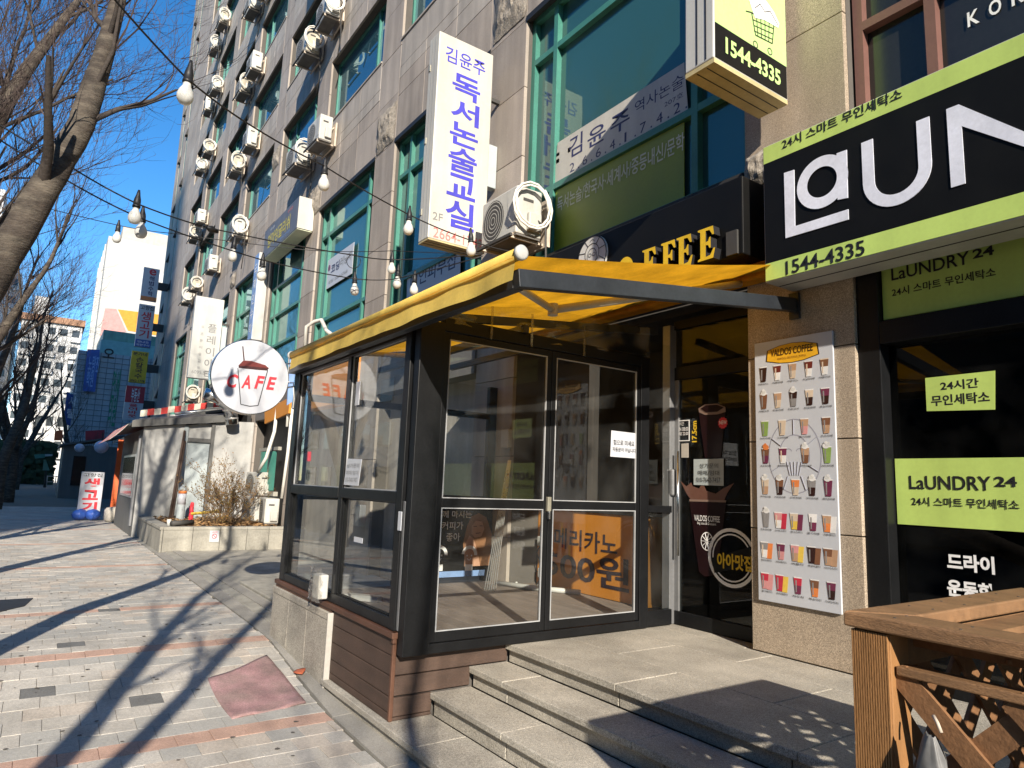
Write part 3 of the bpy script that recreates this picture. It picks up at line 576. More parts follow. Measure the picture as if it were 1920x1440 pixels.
# ---------------------------------------------------------------- shop door with printed drinks
dr = thing('glass_shop_door', (-3.8, 4.8, .5), 'dark glass shop door printed with iced coffee cups', 'door')
MB().box(-4.27, -3.34, 4.76, 4.81, .505, .62).build('bottom_rail', 'black_metal', dr, bev=.004); MB().box(-4.27, -3.34, 4.76, 4.82, 2.68, 2.80).build('head_rail', 'black_metal', dr, bev=.004); MB().box(-4.27, -3.34, 4.76, 4.82, 3.16, 3.24).build('head_rail', 'black_metal', dr)
MB().box(-4.27, -4.225, 4.765, 4.805, .62, 2.68).build('stile', 'grey_metal', dr, bev=.003); MB().box(-4.225, -3.34, 4.785, 4.793, .62, 2.68).build('pane', 'glass_door', dr); MB().box(-4.27, -3.34, 4.785, 4.793, 2.80, 3.16).build('pane', 'glass_door', dr)
MB().tube([(-4.19, 4.72, 1.10), (-4.19, 4.72, 2.02)], .012, 8).build('pull_handle', 'chrome', dr, True); MB().box(-4.30, -4.235, 4.70, 4.765, 1.62, 1.86).build('lock_case', 'grey_metal', dr, bev=.015)
YD = 4.780
polyY([(1276, 902), (1287, 912), (1296, 905), (1299, 912), (1311, 916), (1318, 906), (1324, 920), (1342, 926), (1356, 916), (1376, 906), (1364, 924), (1358, 938), (1296, 937), (1288, 926)], YD, 'print_brown', dr)   # splash
polyY([(1293, 938), (1362, 940), (1346, 1068), (1338, 1079), (1322, 1081), (1311, 1072)], YD, 'print_dark', dr)
polyY([(1310, 768), (1361, 766), (1352, 858), (1322, 858)], YD, 'print_dark', dr); polyY([(1310, 766), (1322, 758), (1345, 757), (1360, 763), (1361, 772), (1345, 777), (1322, 778), (1311, 773)], YD-.004, 'print_rim', dr); polyY([(1314, 766), (1324, 760), (1345, 759), (1357, 764), (1345, 772), (1324, 773)], YD-.008, 'print_dark', dr); polyY([(1293, 936), (1362, 938), (1361, 942), (1293, 940)], YD-.004, 'print_rim', dr)
def ringY(c, rx, rz, w, Y, mat, parent, n=32, a0=0, a1=2*math.pi):
    b = MB()
    for i in range(n):
        p, q2 = a0+(a1-a0)*i/n, a0+(a1-a0)*(i+1)/n
        b.add([(c[0]+math.cos(t)*(rx-e), Y, c[1]+math.sin(t)*(rz-e)) for t, e in ((p, 0), (q2, 0), (q2, w), (p, w))], [(3, 2, 1, 0)])
    return b.build('print', mat, parent)
c = at_y(1372, 1046, YD); ringY((c.x, c.z), .24, .24, .028, YD-.003, 'ink_white', dr); ringY((c.x, c.z), .195, .195, .012, YD-.003, 'ink_white', dr)
polyY([(1334, 1046), (1411, 1024), (1411, 1062), (1340, 1074)], YD-.006, 'sign_black', dr); tY('아아맛집', 'sign_yellow', dr, YD-.010, (1345, 1064), (1411, 1062), (1345, 1035), .03)
c = at_y(1326, 1015, YD); ringY((c.x, c.z), .066, .078, .008, YD-.004, 'ink_white', dr)
for a in range(0, 180, 36): t = math.radians(a); MB().bar((c.x-math.cos(t)*.06, YD-.004, c.z-math.sin(t)*.07), (c.x+math.cos(t)*.06, YD-.004, c.z+math.sin(t)*.07), .004, .005, (0, 1, 0)).build('print', 'ink_white', dr)
tY('VALDOS COFFEE', 'ink_white', dr, YD-.004, (1302, 976), (1350, 974), (1302, 965), .01); tY('Big size & Dessert', 'ink_white', dr, YD-.004, (1308, 984), (1343, 983), (1308, 978))
c = at_y(1356, 793, YD); MB().poly((c.x, YD-.004, c.z), X1, Z1, [(math.cos(i*math.pi/12)*(.052 if i % 2 else .044), math.sin(i*math.pi/12)*(.052 if i % 2 else .044)) for i in range(24)], .002).build('print', 'ink_red', dr); tY('NEW', 'ink_white', dr, YD-.008, (1349, 796), (1363, 795), (1349, 789), .01)
a = at_y(1307, 829, YD-.003); b2 = at_y(1307, 789, YD-.003); text('17.5cm', 'sign_yellow', dr, a, Z1, -X1, b2.z-a.z, .055, .03)
polyY([(1301, 861), (1357, 860), (1357, 911), (1301, 909)], YD-.004, 'tarp_blue', dr, 'sheet')
for i, s in enumerate(('상가문의', '매매/임대', '010-7642-7457')): tY(s, 'ink_black', dr, YD-.008, (1312-i*3, 878+i*13), (1347+i*2, 877.5+i*13), (1312-i*3, 869+i*13))
ex = at_y(1262, 828, YD); ex2 = at_y(1293, 787, YD); e = MB(); x0, x1, z0, z1 = ex.x, ex2.x, ex.z, ex2.z
e.box(x0, x1, YD-.003, YD, z0, z0+.008).box(x0, x1, YD-.003, YD, z1-.008, z1).box(x0, x0+.008, YD-.003, YD, z0+.008, z1-.008).box(x1-.008, x1, YD-.003, YD, z0+.008, z1-.008); e.build('print', 'ink_white', dr)
tY('영업시간', 'ink_white', dr, YD-.003, (1266, 799), (1283, 798), (1266, 792)); tY('OPEN 08:00', 'ink_white', dr, YD-.003, (1265, 809), (1291, 807), (1265, 802), .01); tY('CLOSE 22:00', 'ink_white', dr, YD-.003, (1265, 817), (1291, 815), (1265, 811), .01); polyY([(1278, 832), (1291, 831), (1291, 858), (1278, 858)], YD-.003, 'stucco', dr)

# ---------------------------------------------------------------- menu board on the pillar
mb = thing('menu_board', (-2.93, 4.56, .9), 'tall white coffee menu board with rows of cups on the stone pillar', 'menu board')
MX0, MX1, MZ0, MZ1, MY = -3.25, -2.605, .88, 2.84, 4.548
MB().box(MX0, MX1, MY, MY+.018, MZ0, MZ1).build('board', 'white_board', mb, bev=.002)
def mp(u, v): return (MX0+(MX1-MX0)*u, MZ1-(MZ1-MZ0)*v)
bd = [(-.21, -.035), (-.20, .045), (-.1, .07), (0, .078), (.1, .07), (.20, .045), (.21, -.035), (.1, -.06), (0, -.068), (-.1, -.06)]
cx, cz = mp(.5, .062); MB().poly((cx, MY, cz), X1, Z1, [(a*1.05, b*1.05) for a, b in bd], .002).build('print', 'cup_dark', mb); MB().poly((cx, MY-.002, cz), X1, Z1, bd, .002).build('print', 'badge', mb)
text('VALDOS COFFEE', 'cup_dark', mb, (cx-.175, MY-.003, cz-.005), X1, Z1, .35, .055, .012); text('VARIOUS, DELICIOUS, JOYFUL', 'lid_brown', mb, (cx-.12, MY-.003, cz-.042), X1, Z1, .24, .02)
CUP = []
def band(x, z, h, w, a, b, m, dy=.003):                      # slice a..b (0 bottom, 1 top) of a tapering cup
    wa, wb = w*(.62+.38*a)/2, w*(.62+.38*b)/2
    CUP.append((m, dy, x, z, [(-wa, h*a), (wa, h*a), (wb, h*b), (-wb, h*b)]))
def blob(x, z, r, m, dy=.0045): CUP.append((m, dy, x, z, [(math.cos(t*math.pi/5)*r, math.sin(t*math.pi/5)*r*.8) for t in range(10)]))
def cup_flush():                                             # one printed cup = one mesh with its colours
    ms = sorted({c[0] for c in CUP}); b = MB(); idx = []
    for m, dy, x, z, pts in CUP: n0 = len(b.f); b.poly((x, MY-dy, z), X1, Z1, pts, .0004); idx += [ms.index(m)]*(len(b.f)-n0)
    o = b.build('cup_print', ms, mb); o['kind'] = 'stuff'
    for p, i in zip(o.data.polygons, idx): p.material_index = i
    CUP.clear()
ROWS = [(.13, [('cup_dark', 'cup_dark'), ('cup_white', 'lid_brown'), ('cup_cream', 'cup_tan', 'cup_white'), ('cup_white', 'lid_brown'), ('cup_white', 'cup_brown', 'cup_cream')]),
        (.238, [('cup_brown', 'cup_brown', 'w'), ('cup_cream', 'cup_tan'), ('cup_grey', 'cup_dark', 'w'), ('cup_dark', 'cup_cream'), ('cup_dark', 'cup_purple')]),
        (.345, [('cup_green', 'cup_green'), None, ('cup_cream', 'cup_cream'), ('cup_pink', 'cup_tan'), ('cup_tan', 'cup_brown')]),
        (.452, [('cup_purple', 'cup_brown', 'o'), None, ('cup_white', 'cup_purple'), ('cup_brown', 'cup_tan', 'w'), ('cup_green', 'cup_green', 'w')]),
        (.57, [('cup_tan', 'cup_cream', 'w'), ('cup_dark', 'cup_brown', 'w'), ('cup_cream', 'cup_orange'), ('cup_dark', 'cup_grey', 'w'), ('cup_purple', 'cup_purple', 'w')]),
        (.695, [('cup_grey', 'cup_grey', 'w'), ('cup_white', 'cup_pink', '2cup_red'), ('cup_yellow', 'cup_cream', '2cup_purple'), ('cup_purple', 'cup_white'), ('cup_orange', 'cup_tan', '2cup_white')]),
        (.81, [('cup_white', 'cup_grey', '2cup_orange'), ('cup_pink', 'cup_purple'), ('cup_tan', 'cup_pink', '2cup_yellow'), ('cup_dark', 'cup_dark', '2cup_brown'), ('cup_tan', 'cup_brown', '2cup_tan')]),
        (.925, [('cup_pink', 'cup_red', '2cup_pink'), ('cup_red', 'cup_red', '2cup_yellow'), ('cup_purple', 'cup_red'), ('cup_orange', 'cup_brown'), ('cup_dark', 'cup_purple')])]
NM = ['아메리카노', '카페라떼', '카푸치노', '바닐라라떼', '카라멜마키아토', '카페모카', '연유라떼', '민트모카', '헤이즐넛라떼', '흑당라떼', '녹차라떼', '', '고구마라떼', '딸기라떼', '초코라떼', '초코프라페', '', '블루베리라떼', '자바칩프라페', '녹차프라페', '쿠키앤크림', '커피프라페', '요거트프라페', '쿠키프라페', '체리프라페', '민트프라페', '요거트스무디', '망고스무디', '딸기라떼', '자몽에이드', '청포도에이드', '자두에이드', '버블티', '흑당버블티', '아이스티', '딸기에이드', '유자레몬티', '자두차', '복숭아티', '더치커피']
ni = 0
for v, row in ROWS:
    us = [.12, .31, .51, .71, .90]
    if row[1] is None: us = [.13, 0, .36, .64, .90]
    for u, cp in zip(us, row):
        nm = NM[ni]; ni += 1
        if cp is None: continue
        x, z = mp(u, v+.03); h, wd = .118, .066
        ex_ = cp[2] if len(cp) > 2 else ''
        if ex_.startswith('2'):
            band(x+.022, z-.004, h*.95, wd, 0, 1, ex_[1:], .002); x -= .018
        band(x, z, h, wd, 0, .5, cp[0]); band(x, z, h, wd, .5, .93, cp[1]); band(x, z, h, wd, .93, 1., ex_ if ex_.startswith('cup') else 'cup_white')
        band(x-.014, z, h, wd*.18, .1, .8, 'cup_grey' if cp[0] != 'cup_white' else 'cup_cream', .0035)
        if ex_ in ('w', 'o'):
            for k in range(3): blob(x+jit(.008), z+h+.004+k*.011, .026-.007*k, ('cup_white' if k != 1 else 'ink_pale') if ex_ == 'w' else 'cup_orange', .0045+.0006*k)
        cup_flush()
        if nm: text(nm, 'ink_black', mb, (mp(u, 0)[0]-.045, MY-.0005, z-.026), X1, Z1, .09, .016, .006)
ec = mp(.5, .455)                                            # line emblem printed behind the cups
for rx, a0, a1 in ((.215, 0, 6.2832), (.125, -.3, 3.44)): ringY(ec, rx, rx*1.28, .007, MY-.0008, 'board_line', mb, 40, a0, a1)
for a in (30, 90, 150, 205, 245, 295, 335):
    t = math.radians(a); MB().bar((ec[0]+math.cos(t)*.125, MY-.0008, ec[1]+math.sin(t)*.16), (ec[0]+math.cos(t)*.21, MY-.0008, ec[1]+math.sin(t)*.27), .002, .007, (0, 1, 0)).build('print', 'board_line', mb)
for dx in (-.045, .045): ringY((ec[0]+dx, ec[1]+.035), .028, .022, .006, MY-.0008, 'board_line', mb, 14, 0, 3.14)
for dx in (-.06, -.03, 0, .03, .06): MB().bar((ec[0]+dx, MY-.0008, ec[1]-.04), (ec[0]+dx*.6, MY-.0008, ec[1]-.14), .002, .006, (0, 1, 0)).build('print', 'board_line', mb)

# ---------------------------------------------------------------- awning
aw = thing('yellow_awning', (-4.8, 3.2, 2.8), 'yellow folding arm awning over the booth and steps', 'awning')
AX0, AX1 = -6.78, -2.86
def fab(u, v): return (AX0+(AX1-AX0)*u, 1.965+2.46*v, 2.87+.50*v-.03*math.sin(math.pi*v)+.006*math.sin(u*40)*math.sin(math.pi*v))
MB().grid(30, 12, fab).build('fabric', 'awning', aw, True)
def val(u, v):
    x = AX0+(AX1-AX0)*u; return (x, 1.955-.012*v+.006*math.sin(x*5.2)*v+.004*math.sin(x*13)*v, 2.855-v*(.13+.004*math.sin(x*7.1)))
MB().grid(70, 4, val).build('valance', 'awning_trim', aw, True)
MB().grid(40, 2, lambda u, v: (AX0+(AX1-AX0)*u, 1.935+.02*v+.004*math.sin(u*31)*(1-v), 2.845+.025*v+.004*math.sin(u*47)*(1-v))).build('piping', 'awning', aw, True)
MB().tube([(AX0-.01, 1.965, 2.875), (AX1+.02, 1.965, 2.875)], .034, 12).build('front_bar', 'awning_trim', aw, True)
for x in (AX0-.02, AX1+.02): MB().lathe([(.03, 0), (.042, .006), (.042, .025), (.03, .032)], (x, 1.965, 2.875), (1 if x > -4 else -1, 0, 0), 16).build('end_cap', 'white_paint', aw, True)
MB().box(AX0, -2.95, 4.40, 4.555, 3.32, 3.45).build('cassette', 'awning', aw, bev=.02)
MB().tube([(-3.25, 4.38, 3.30), (-3.55, 2.75, 2.85)], .028, 8).build('arm', 'arm', aw, True); MB().tube([(-3.55, 2.75, 2.85), (-3.15, 2.0, 2.86)], .024, 8).build('arm', 'arm', aw, True); MB().lathe([(.035, -.04), (.035, .04)], (-3.55, 2.75, 2.85)).build('elbow_joint', 'arm', aw)
MB().tube([(-6.2, 4.38, 3.30), (-5.9, 2.8, 2.86)], .028, 8).build('arm', 'arm', aw, True); MB().tube([(-5.9, 2.8, 2.86), (-6.3, 2.0, 2.86)], .024, 8).build('arm', 'arm', aw, True)
bf = thing('beam_frame', (-2.9, 3.2, 2.6), 'black steel beam frame carrying the edge of the awning', 'beam')
MB().bar((-2.9, 1.99, 2.755), (-2.9, 4.54, 3.085), .06, .10).build('side_beam', 'beam_dark', bf, bev=.004); MB().bar((-6.98, 2.03, 2.745), (-2.935, 2.03, 2.745), .07, .07).build('front_beam', 'beam_dark', bf, bev=.004)
MB().box(-2.94, -2.86, 4.545, 4.57, 2.98, 3.18).build('wall_plate', 'beam_dark', bf)
MB().bar((-6.98, 3.0, 2.87), (-4.2, 3.0, 2.87), .05, .06).build('roof_beam', 'beam_dark', bf); MB().bar((-6.98, 3.9, 3.02), (-4.2, 3.9, 3.02), .05, .06).build('roof_beam', 'beam_dark', bf); MB().bar((-4.26, 2.1, 2.83), (-4.26, 4.5, 3.1), .05, .06).build('roof_beam', 'beam_dark', bf)
# ---------------------------------------------------------------- signs on the near facade
def lineX(pts, X, w, mat, parent):
    b = MB(); c = [at_x(px, py, X) for px, py in pts]
    for p, q in zip(c[:-1], c[1:]): b.bar(p, q, .002, w, (1, 0, 0)) if False else b.bar(p, q, w, .002, (1, 0, 0))
    return b.build('print', mat, parent)
def lineY(pts, Y, w, mat, parent):
    b = MB(); c = [at_y(px, py, Y) for px, py in pts]
    for p, q in zip(c[:-1], c[1:]): b.bar(p, q, w, .002, (0, 1, 0))
    return b.build('print', mat, parent)
# white projecting academy sign
sg = thing('projecting_sign', (-7.2, 4.4, 4.58), 'tall white projecting sign with large blue Korean lettering', 'sign')
Y0, Y1_, ZB, ZT, SX = 3.55, 4.37, 4.58, 7.36, -7.1
MB().box(SX-.26, SX, Y0, Y1_, ZB+.02, ZT).build('light_box', 'sign_white', sg, bev=.012); MB().box(SX-.26, SX, Y0+.006, Y1_-.006, ZB, ZB+.018).build('base_plate', 'yellowed', sg)
for x in (SX-.17, SX-.09): MB().box(x, x+.006, Y0-.003, Y0, ZB+.03, ZT-.02).build('seam', 'ink_grey', sg); MB().box(x, x+.008, Y0, Y1_, ZB-.004, ZB).build('seam', 'ink_black', sg)
for z in (6.9, 5.9, 4.95): MB().box(SX-.24, SX-.20, Y0-.012, Y0, z, z+.08).build('clasp', 'brass', sg)
H = ZT-ZB; zz = lambda v: ZT-H*v
text('김윤주', 'ink_blue', sg, (SX, Y0+.10, zz(.135)), Y1, Z1, .60, .215, .008)
for ch, a, b in (('독', .17, .285), ('서', .295, .405), ('논', .41, .52), ('술', .53, .65), ('교', .66, .77), ('실', .785, .915)): text(ch, 'ink_blue', sg, (SX, Y0+.22, zz(b)), Y1, Z1, .42, (b-a)*H, .022)
text('2F', 'ink_grey', sg, (SX, Y0+.05, zz(.905)), Y1, Z1, .14, .10, .01); text('2664-1742', 'ink_pink', sg, (SX, Y0+.07, zz(.985)), Y1, Z1, .72, .135, .004)
MB().bar((SX-.13, Y1_, 5.2), (SX-.13, 4.57, 5.2), .05, .05).build('bracket', 'ac_dark', sg); MB().bar((SX-.13, Y1_, 6.8), (SX-.13, 4.57, 6.8), .05, .05).build('bracket', 'ac_dark', sg)
ob = MB().box(-7.32, -7.2, 4.38, 4.56, 5.55, 6.15).build('old_sign_box', 'tarp_blue', None, bev=.01); tag(ob, 'small rusty pale sign box behind the tall white projecting sign', 'sign box')
# laundry projecting sign
lp = thing('projecting_sign', (-2.97, 4.4, 4.68), 'pale green projecting laundry sign with black phone number band', 'sign')
LX = -2.85
MB().box(LX-.26, LX, 3.575, 4.46, 4.70, 6.6).build('light_box', 'white_paint', lp, bev=.01); MB().box(LX-.26, LX, 3.58, 4.455, 4.665, 4.70).build('base_plate', 'yellowed', lp)
MB().box(LX, LX+.004, 3.59, 4.445, 4.98, 6.58).build('face', 'lime_pale', lp); MB().box(LX, LX+.004, 3.59, 4.445, 4.71, 4.978).build('face_band', 'sign_black', lp)
for y in (3.573,): MB().box(LX-.15, LX-.143, y-.003, y+.002, 4.72, 6.55).build('seam', 'ink_black', lp); MB().box(LX-.07, LX-.063, y-.003, y+.002, 4.72, 6.55).build('seam', 'ink_black', lp)
MB().box(LX-.17, LX-.165, 3.6, 4.44, 4.661, 4.665).build('seam', 'ink_black', lp); MB().box(LX-.08, LX-.075, 3.6, 4.44, 4.661, 4.665).build('seam', 'ink_black', lp)
text('1544-4335', 'lime_pale', lp, (LX+.004, 3.70, 4.78), Y1, Z1, .66, .13, .03)
FXP = LX+.006; p3 = lambda x, y: (1200+x/2.6667, y/2.6667)
lineX([p3(530, 55), p3(558, 62), p3(578, 175), p3(662, 218), p3(670, 120), p3(556, 62)], FXP, .008, 'ink_black', lp)
for k in range(1, 5): lineX([p3(562+k*21, 75+k*9), p3(572+k*18, 175+k*8)], FXP, .006, 'ink_black', lp)
for k in range(1, 4): lineX([p3(562+k*3, 70+k*28), p3(668-k*2, 115+k*27)], FXP, .006, 'ink_black', lp)
for c in (p3(578, 222), p3(650, 257)):
    q = at_x(*c, FXP); lw_ = MB()
    for i in range(14):
        a, b = 2*math.pi*i/14, 2*math.pi*(i+1)/14; lw_.add([(FXP, q.y+math.cos(t)*r, q.z+math.sin(t)*r) for t, r in ((a, .03), (b, .03), (b, .022), (a, .022))], [(0, 1, 2, 3)])
    lw_.build('print', 'ink_black', lp)
polyX([p3(545, 0), p3(560, 50), p3(575, 90), p3(620, 100), p3(690, 140), p3(695, 120), p3(668, 60), p3(640, 20), p3(625, 0)], FXP-.001, 'ink_white', lp)
lineX([p3(575, 40), p3(600, 20), p3(625, 60), p3(650, 55), p3(690, 125)], FXP+.003, .006, 'ink_black', lp)
# laundry fascia sign
lf = thing('shop_sign', (-1.0, 4.4, 3.2), 'long black and green laundry fascia sign with white letters', 'sign')
SY = 4.22; SX0, SX1, SZ0, SZ1 = -2.915, 2.6, 3.195, 4.255
MB().box(SX0, SX1, SY, 4.56, SZ0, SZ1).build('light_box', 'white_paint', lf, bev=.006)
MB().box(SX0+.008, SX1-.01, SY-.005, SY, SZ0+.01, 3.335).build('green_band', 'lime', lf); MB().box(SX0+.008, SX1-.01, SY-.005, SY, 4.115, SZ1-.008).build('green_band', 'lime', lf); MB().box(SX0+.008, SX1-.01, SY-.0045, SY, 3.335, 4.115).build('black_field', 'sign_black', lf)
MB().box(SX0+.02, SX1, 4.36, 4.37, SZ0-.003, SZ0).build('seam', 'ink_black', lf)
YL = SY-.005; P3 = lambda pts: [(1200+x/2.6667, y/2.6667) for x, y in pts]
def flat(pts, mat='letter_white', t=.006, name='letter'): return polyY(P3(pts), YL, mat, lf, name, t)
flat([(722, 866), (772, 850), (777, 1132), (1043, 1047), (1045, 1098), (730, 1192)])
c0 = at_y(*P3([(912, 911)])[0], YL); t0 = at_y(*P3([(905, 785)])[0], YL); R = t0.z-c0.z
ringY((c0.x, c0.z), R, R, R*.42, YL-.0085, 'letter_white', lf, 40); flat([(985, 768), (1035, 750), (1041, 990), (990, 1000)])
a = at_y(*P3([(1108, 717)])[0], YL); b = at_y(*P3([(1447, 583)])[0], YL); ua = at_y(*P3([(1240, 1041)])[0], YL); sw = at_y(*P3([(1165, 697)])[0], YL).x-a.x
rr = (b.x-a.x)/2; cxu = (a.x+b.x)/2; czu = ua.z+rr
pu = [(a.x, a.z)]+[(cxu+math.cos(math.pi+math.pi*i/20)*rr, czu+math.sin(math.pi+math.pi*i/20)*rr) for i in range(21)]+[(b.x, a.z), (b.x-sw, a.z)]+[(cxu+math.cos(2*math.pi-math.pi*i/20)*(rr-sw), czu+math.sin(2*math.pi-math.pi*i/20)*(rr-sw)) for i in range(21)]+[(a.x+sw, a.z)]
MB().poly((0, YL, 0), X1, Z1, pu, .006).build('letter', 'letter_white', lf)
na, nb = at_y(*P3([(1533, 548)])[0], YL), at_y(*P3([(1557, 940)])[0], YL); n0, n1, zt, zb = na.x, na.x+.50, na.z, nb.z
MB().poly((0, YL, 0), X1, Z1, [(n0, zb), (n0+sw, zb), (n0+sw, zt-.14), (n1-sw*.2, zb+.005), (n1, zb), (n1, zt), (n1-sw, zt), (n1-sw, zb+.14), (n0+sw*.9, zt), (n0, zt)], .006).build('letter', 'letter_white', lf)
text('DRY24', 'letter_white', lf, (n1+.12, YL, zb), X1, Z1, 2.0, zt-zb, .02)
tY('24시 스마트 무인세탁소', 'ink_black', lf, YL, (1467, 281), (1692, 182), (1467, 262), .014); tY('1544-4335', 'ink_black', lf, YL, (1474, 516), (1622, 475), (1474, 490), .014)
# transom sign below
ts = thing('shop_sign', (-1.5, 4.65, 2.87), 'olive green panel with laundry name under the long fascia sign', 'sign')
MB().box(-2.29, 3.0, 4.645, 4.655, 2.875, 3.44).build('panel', 'lime', ts)
def laundry_name(par, Y, bl, br, tl, white=None):
    a, b, c = at_y(*bl, Y), at_y(*br, Y), at_y(*tl, Y); W = b.x-a.x; h = c.z-a.z
    text('LaUNDRY', 'ink_black', par, a, X1, Z1, W*.78, h, .012); text('24', 'ink_black', par, (a.x+W*.81, Y, a.z+h*.3), X1, Z1, W*.19, h*.7, .03)
laundry_name(ts, 4.645, (1672, 527), (1866, 497), (1672, 504)); tY('24시 스마트 무인세탁소', 'ink_black', ts, 4.645, (1673, 557), (1868, 522), (1673, 541), .012)
# laundry window prints
lw2 = thing('window_decals', (-1.9, 4.71, 1.1), 'lime green laundry panels and white words stuck on the dark shop window', 'decal')
polyY([(1735, 709), (1866, 695), (1866, 768), (1738, 771)], 4.712, 'lime', lw2, 'panel'); tY('24시간', 'ink_black', lw2, 4.711, (1764, 733), (1836, 728), (1764, 715), .025); tY('무인세탁소', 'ink_black', lw2, 4.711, (1747, 762), (1857, 757), (1747, 742), .025)
MB().box(-2.29, 1.0, 4.708, 4.712, 1.50, 1.93).build('panel', 'lime', lw2); laundry_name(lw2, 4.708, (1706, 917), (1908, 916), (1706, 892)); tY('24시 스마트 무인세탁소', 'ink_black', lw2, 4.708, (1710, 948), (1912, 954), (1710, 931), .014)
for s, y in (('드라이', 1068), ('운동화', 1117), ('빨래방', 1165)): tY(s, 'ink_white', lw2, 4.712, (1777, y), (1866, y+4), (1777, y-32), .04)
kr = thing('window_lettering', (-1.4, 4.66, 4.8), 'spaced white capital letters on the brown framed upper window', 'lettering'); k0 = at_y(1815, 52, 4.735); kh = at_y(1815, 24, 4.735).z-k0.z
for i, ch in enumerate('KOREA'): text(ch, 'ink_white', kr, (k0.x+.125*i, 4.735, k0.z), X1, Z1, .07, kh, .02)
# window banners
wb1 = thing('window_banner', (-5.1, 4.72, 5.3), 'white window banner with brush lettering and phone digits', 'banner'); YB = 4.70
polyY([(1046, 268), (1283, 117), (1291, 211), (1038, 348)], YB, 'sign_white', wb1, 'sheet')
zc = lambda x, y: (960+x/3.6, y/3.6)
tY('김', 'ink_navy', wb1, YB-.001, zc(385, 1075), zc(475, 1030), zc(385, 940), .01); tY('윤', 'ink_navy', wb1, YB-.001, zc(510, 1010), zc(632, 945), zc(510, 890), .01); tY('주', 'ink_navy', wb1, YB-.001, zc(665, 925), zc(795, 850), zc(665, 800), .01)
tY('역사논술', 'ink_navy', wb1, YB-.001, zc(830, 775), zc(1160, 590), zc(830, 690)); tY('207호', 'ink_navy', wb1, YB-.001, zc(1030, 725), zc(1157, 660), zc(1030, 690)); 
da, db, dh = at_y(*zc(390, 1168), YB-.001), at_y(*zc(1165, 755), YB-.001), at_y(*zc(390, 1110), YB-.001)
for i, ch in enumerate('26641742'):
    xd = da.x+(db.x-da.x)*i/7.6; text(ch, 'ink_navy', wb1, (xd, YB-.001, da.z), X1, Z1, .085 if ch != '1' else .03, dh.z-da.z); MB().box(xd+.15, xd+.168, YB-.004, YB-.002, da.z, da.z+.018).build('print', 'ink_navy', wb1)
q = at_y(*zc(385, 1030), YB)
for i in range(6): a = i*math.pi/3; ringY((q.x-.1+.1*math.cos(a), q.z+.1*math.sin(a)), .075, .075, .006, YB-.002, 'ink_grey', wb1, 14)
MB().box(q.x-.24, q.x-.18, YB-.003, YB-.001, q.z-.05, q.z).build('print', 'ink_red', wb1); MB().box(q.x-.24, q.x-.18, YB-.003, YB-.001, q.z+.04, q.z+.08).build('print', 'sign_blue', wb1); MB().box(q.x-.02, q.x+.03, YB-.003, YB-.001, q.z, q.z+.06).build('print', 'sign_yellow', wb1)
wb2 = thing('window_banner', (-5.1, 4.72, 4.4), 'dark olive window banner listing study subjects in pale letters', 'banner'); MB().box(-6.08, -4.1, 4.70, 4.708, 4.36, 5.17).build('sheet', 'olive', wb2)
tY('독서논술/한국사·세계사/중등내신/문학', 'olive_text', wb2, 4.699, zc(305, 1435), zc(1165, 1010), zc(305, 1335), .014)
wb3 = thing('window_banner', (-9.2, 4.68, 4.7), 'grey white skin shop banner in the green window', 'banner'); polyY([(764, 512), (864, 475), (862, 560), (761, 610)], 4.70, 'white_board', wb3, 'sheet'); tY('미인피부샵', 'ink_navy', wb3, 4.699, (769, 543), (856, 507), (769, 514), .012); tY('2695-7000', 'ink_red', wb3, 4.699, (772, 572), (845, 541), (772, 556), .01); lineY([(762, 562), (838, 527)], 4.698, .006, 'ink_navy', wb3)
wb4 = thing('window_banner', (-13.4, 4.7, 5.7), 'slanted white coding class poster in the green window', 'banner'); MB().box(-14.15, -12.65, 4.69, 4.698, 5.74, 6.40).build('sheet', 'white_board', wb4); text('코딩', 'ink_navy', wb4, (-13.9, 4.689, 6.03), X1, Z1, .5, .2, .02); text('러닝지', 'ink_grey', wb4, (-13.35, 4.689, 6.05), X1, Z1, .6, .2, .01); text('상담 2064-5768', 'ink_grey', wb4, (-14.0, 4.689, 5.82), X1, Z1, 1.1, .08); MB().lathe([(.07, 0), (.07, .004)], (-14.03, 4.689, 6.2), (0, -1, 0), 12).build('print', 'cup_purple', wb4)
# coffee fascia
cf = thing('coffee_sign', (-4.5, 4.3, 3.4), 'black coffee shop fascia with round emblem and raised yellow capitals', 'sign')
MB().box(-6.6, -3.08, 4.19, 4.54, 3.46, 4.09).build('fascia', 'sign_black', cf, bev=.01); MB().box(-3.22, -3.12, 4.17, 4.19, 3.47, 3.66).build('side_plate', 'ac_dark', cf)
q = at_y(1112, 482, 4.185); RD = .21
MB().lathe([(RD, 0), (RD, .02)], (q.x, 4.19, q.z), (0, -1, 0), 32).build('emblem_disc', 'ink_pale', cf); ringY((q.x, q.z), RD, RD, .012, 4.168, 'ink_black', cf); ringY((q.x, q.z+.03), RD*.5, RD*.5, .008, 4.168, 'ink_black', cf); ringY((q.x, q.z), RD*.34, RD*.42, .007, 4.168, 'ink_black', cf, 24); ringY((q.x, q.z+.15), RD*.16, RD*.12, .007, 4.168, 'ink_black', cf, 14, 0, 3.14); ringY((q.x-.03, q.z+.02), .025, .02, .006, 4.168, 'ink_black', cf, 12); ringY((q.x+.03, q.z+.02), .025, .02, .006, 4.168, 'ink_black', cf, 12)
for a in (20, 58, 122, 160, 200, 340):
    t = math.radians(a); MB().bar((q.x+math.cos(t)*RD*.52, 4.168, q.z+.02+math.sin(t)*RD*.52), (q.x+math.cos(t)*RD*.97, 4.168, q.z+math.sin(t)*RD*.97), .007, .002, (0, 1, 0)).build('print', 'ink_black', cf)
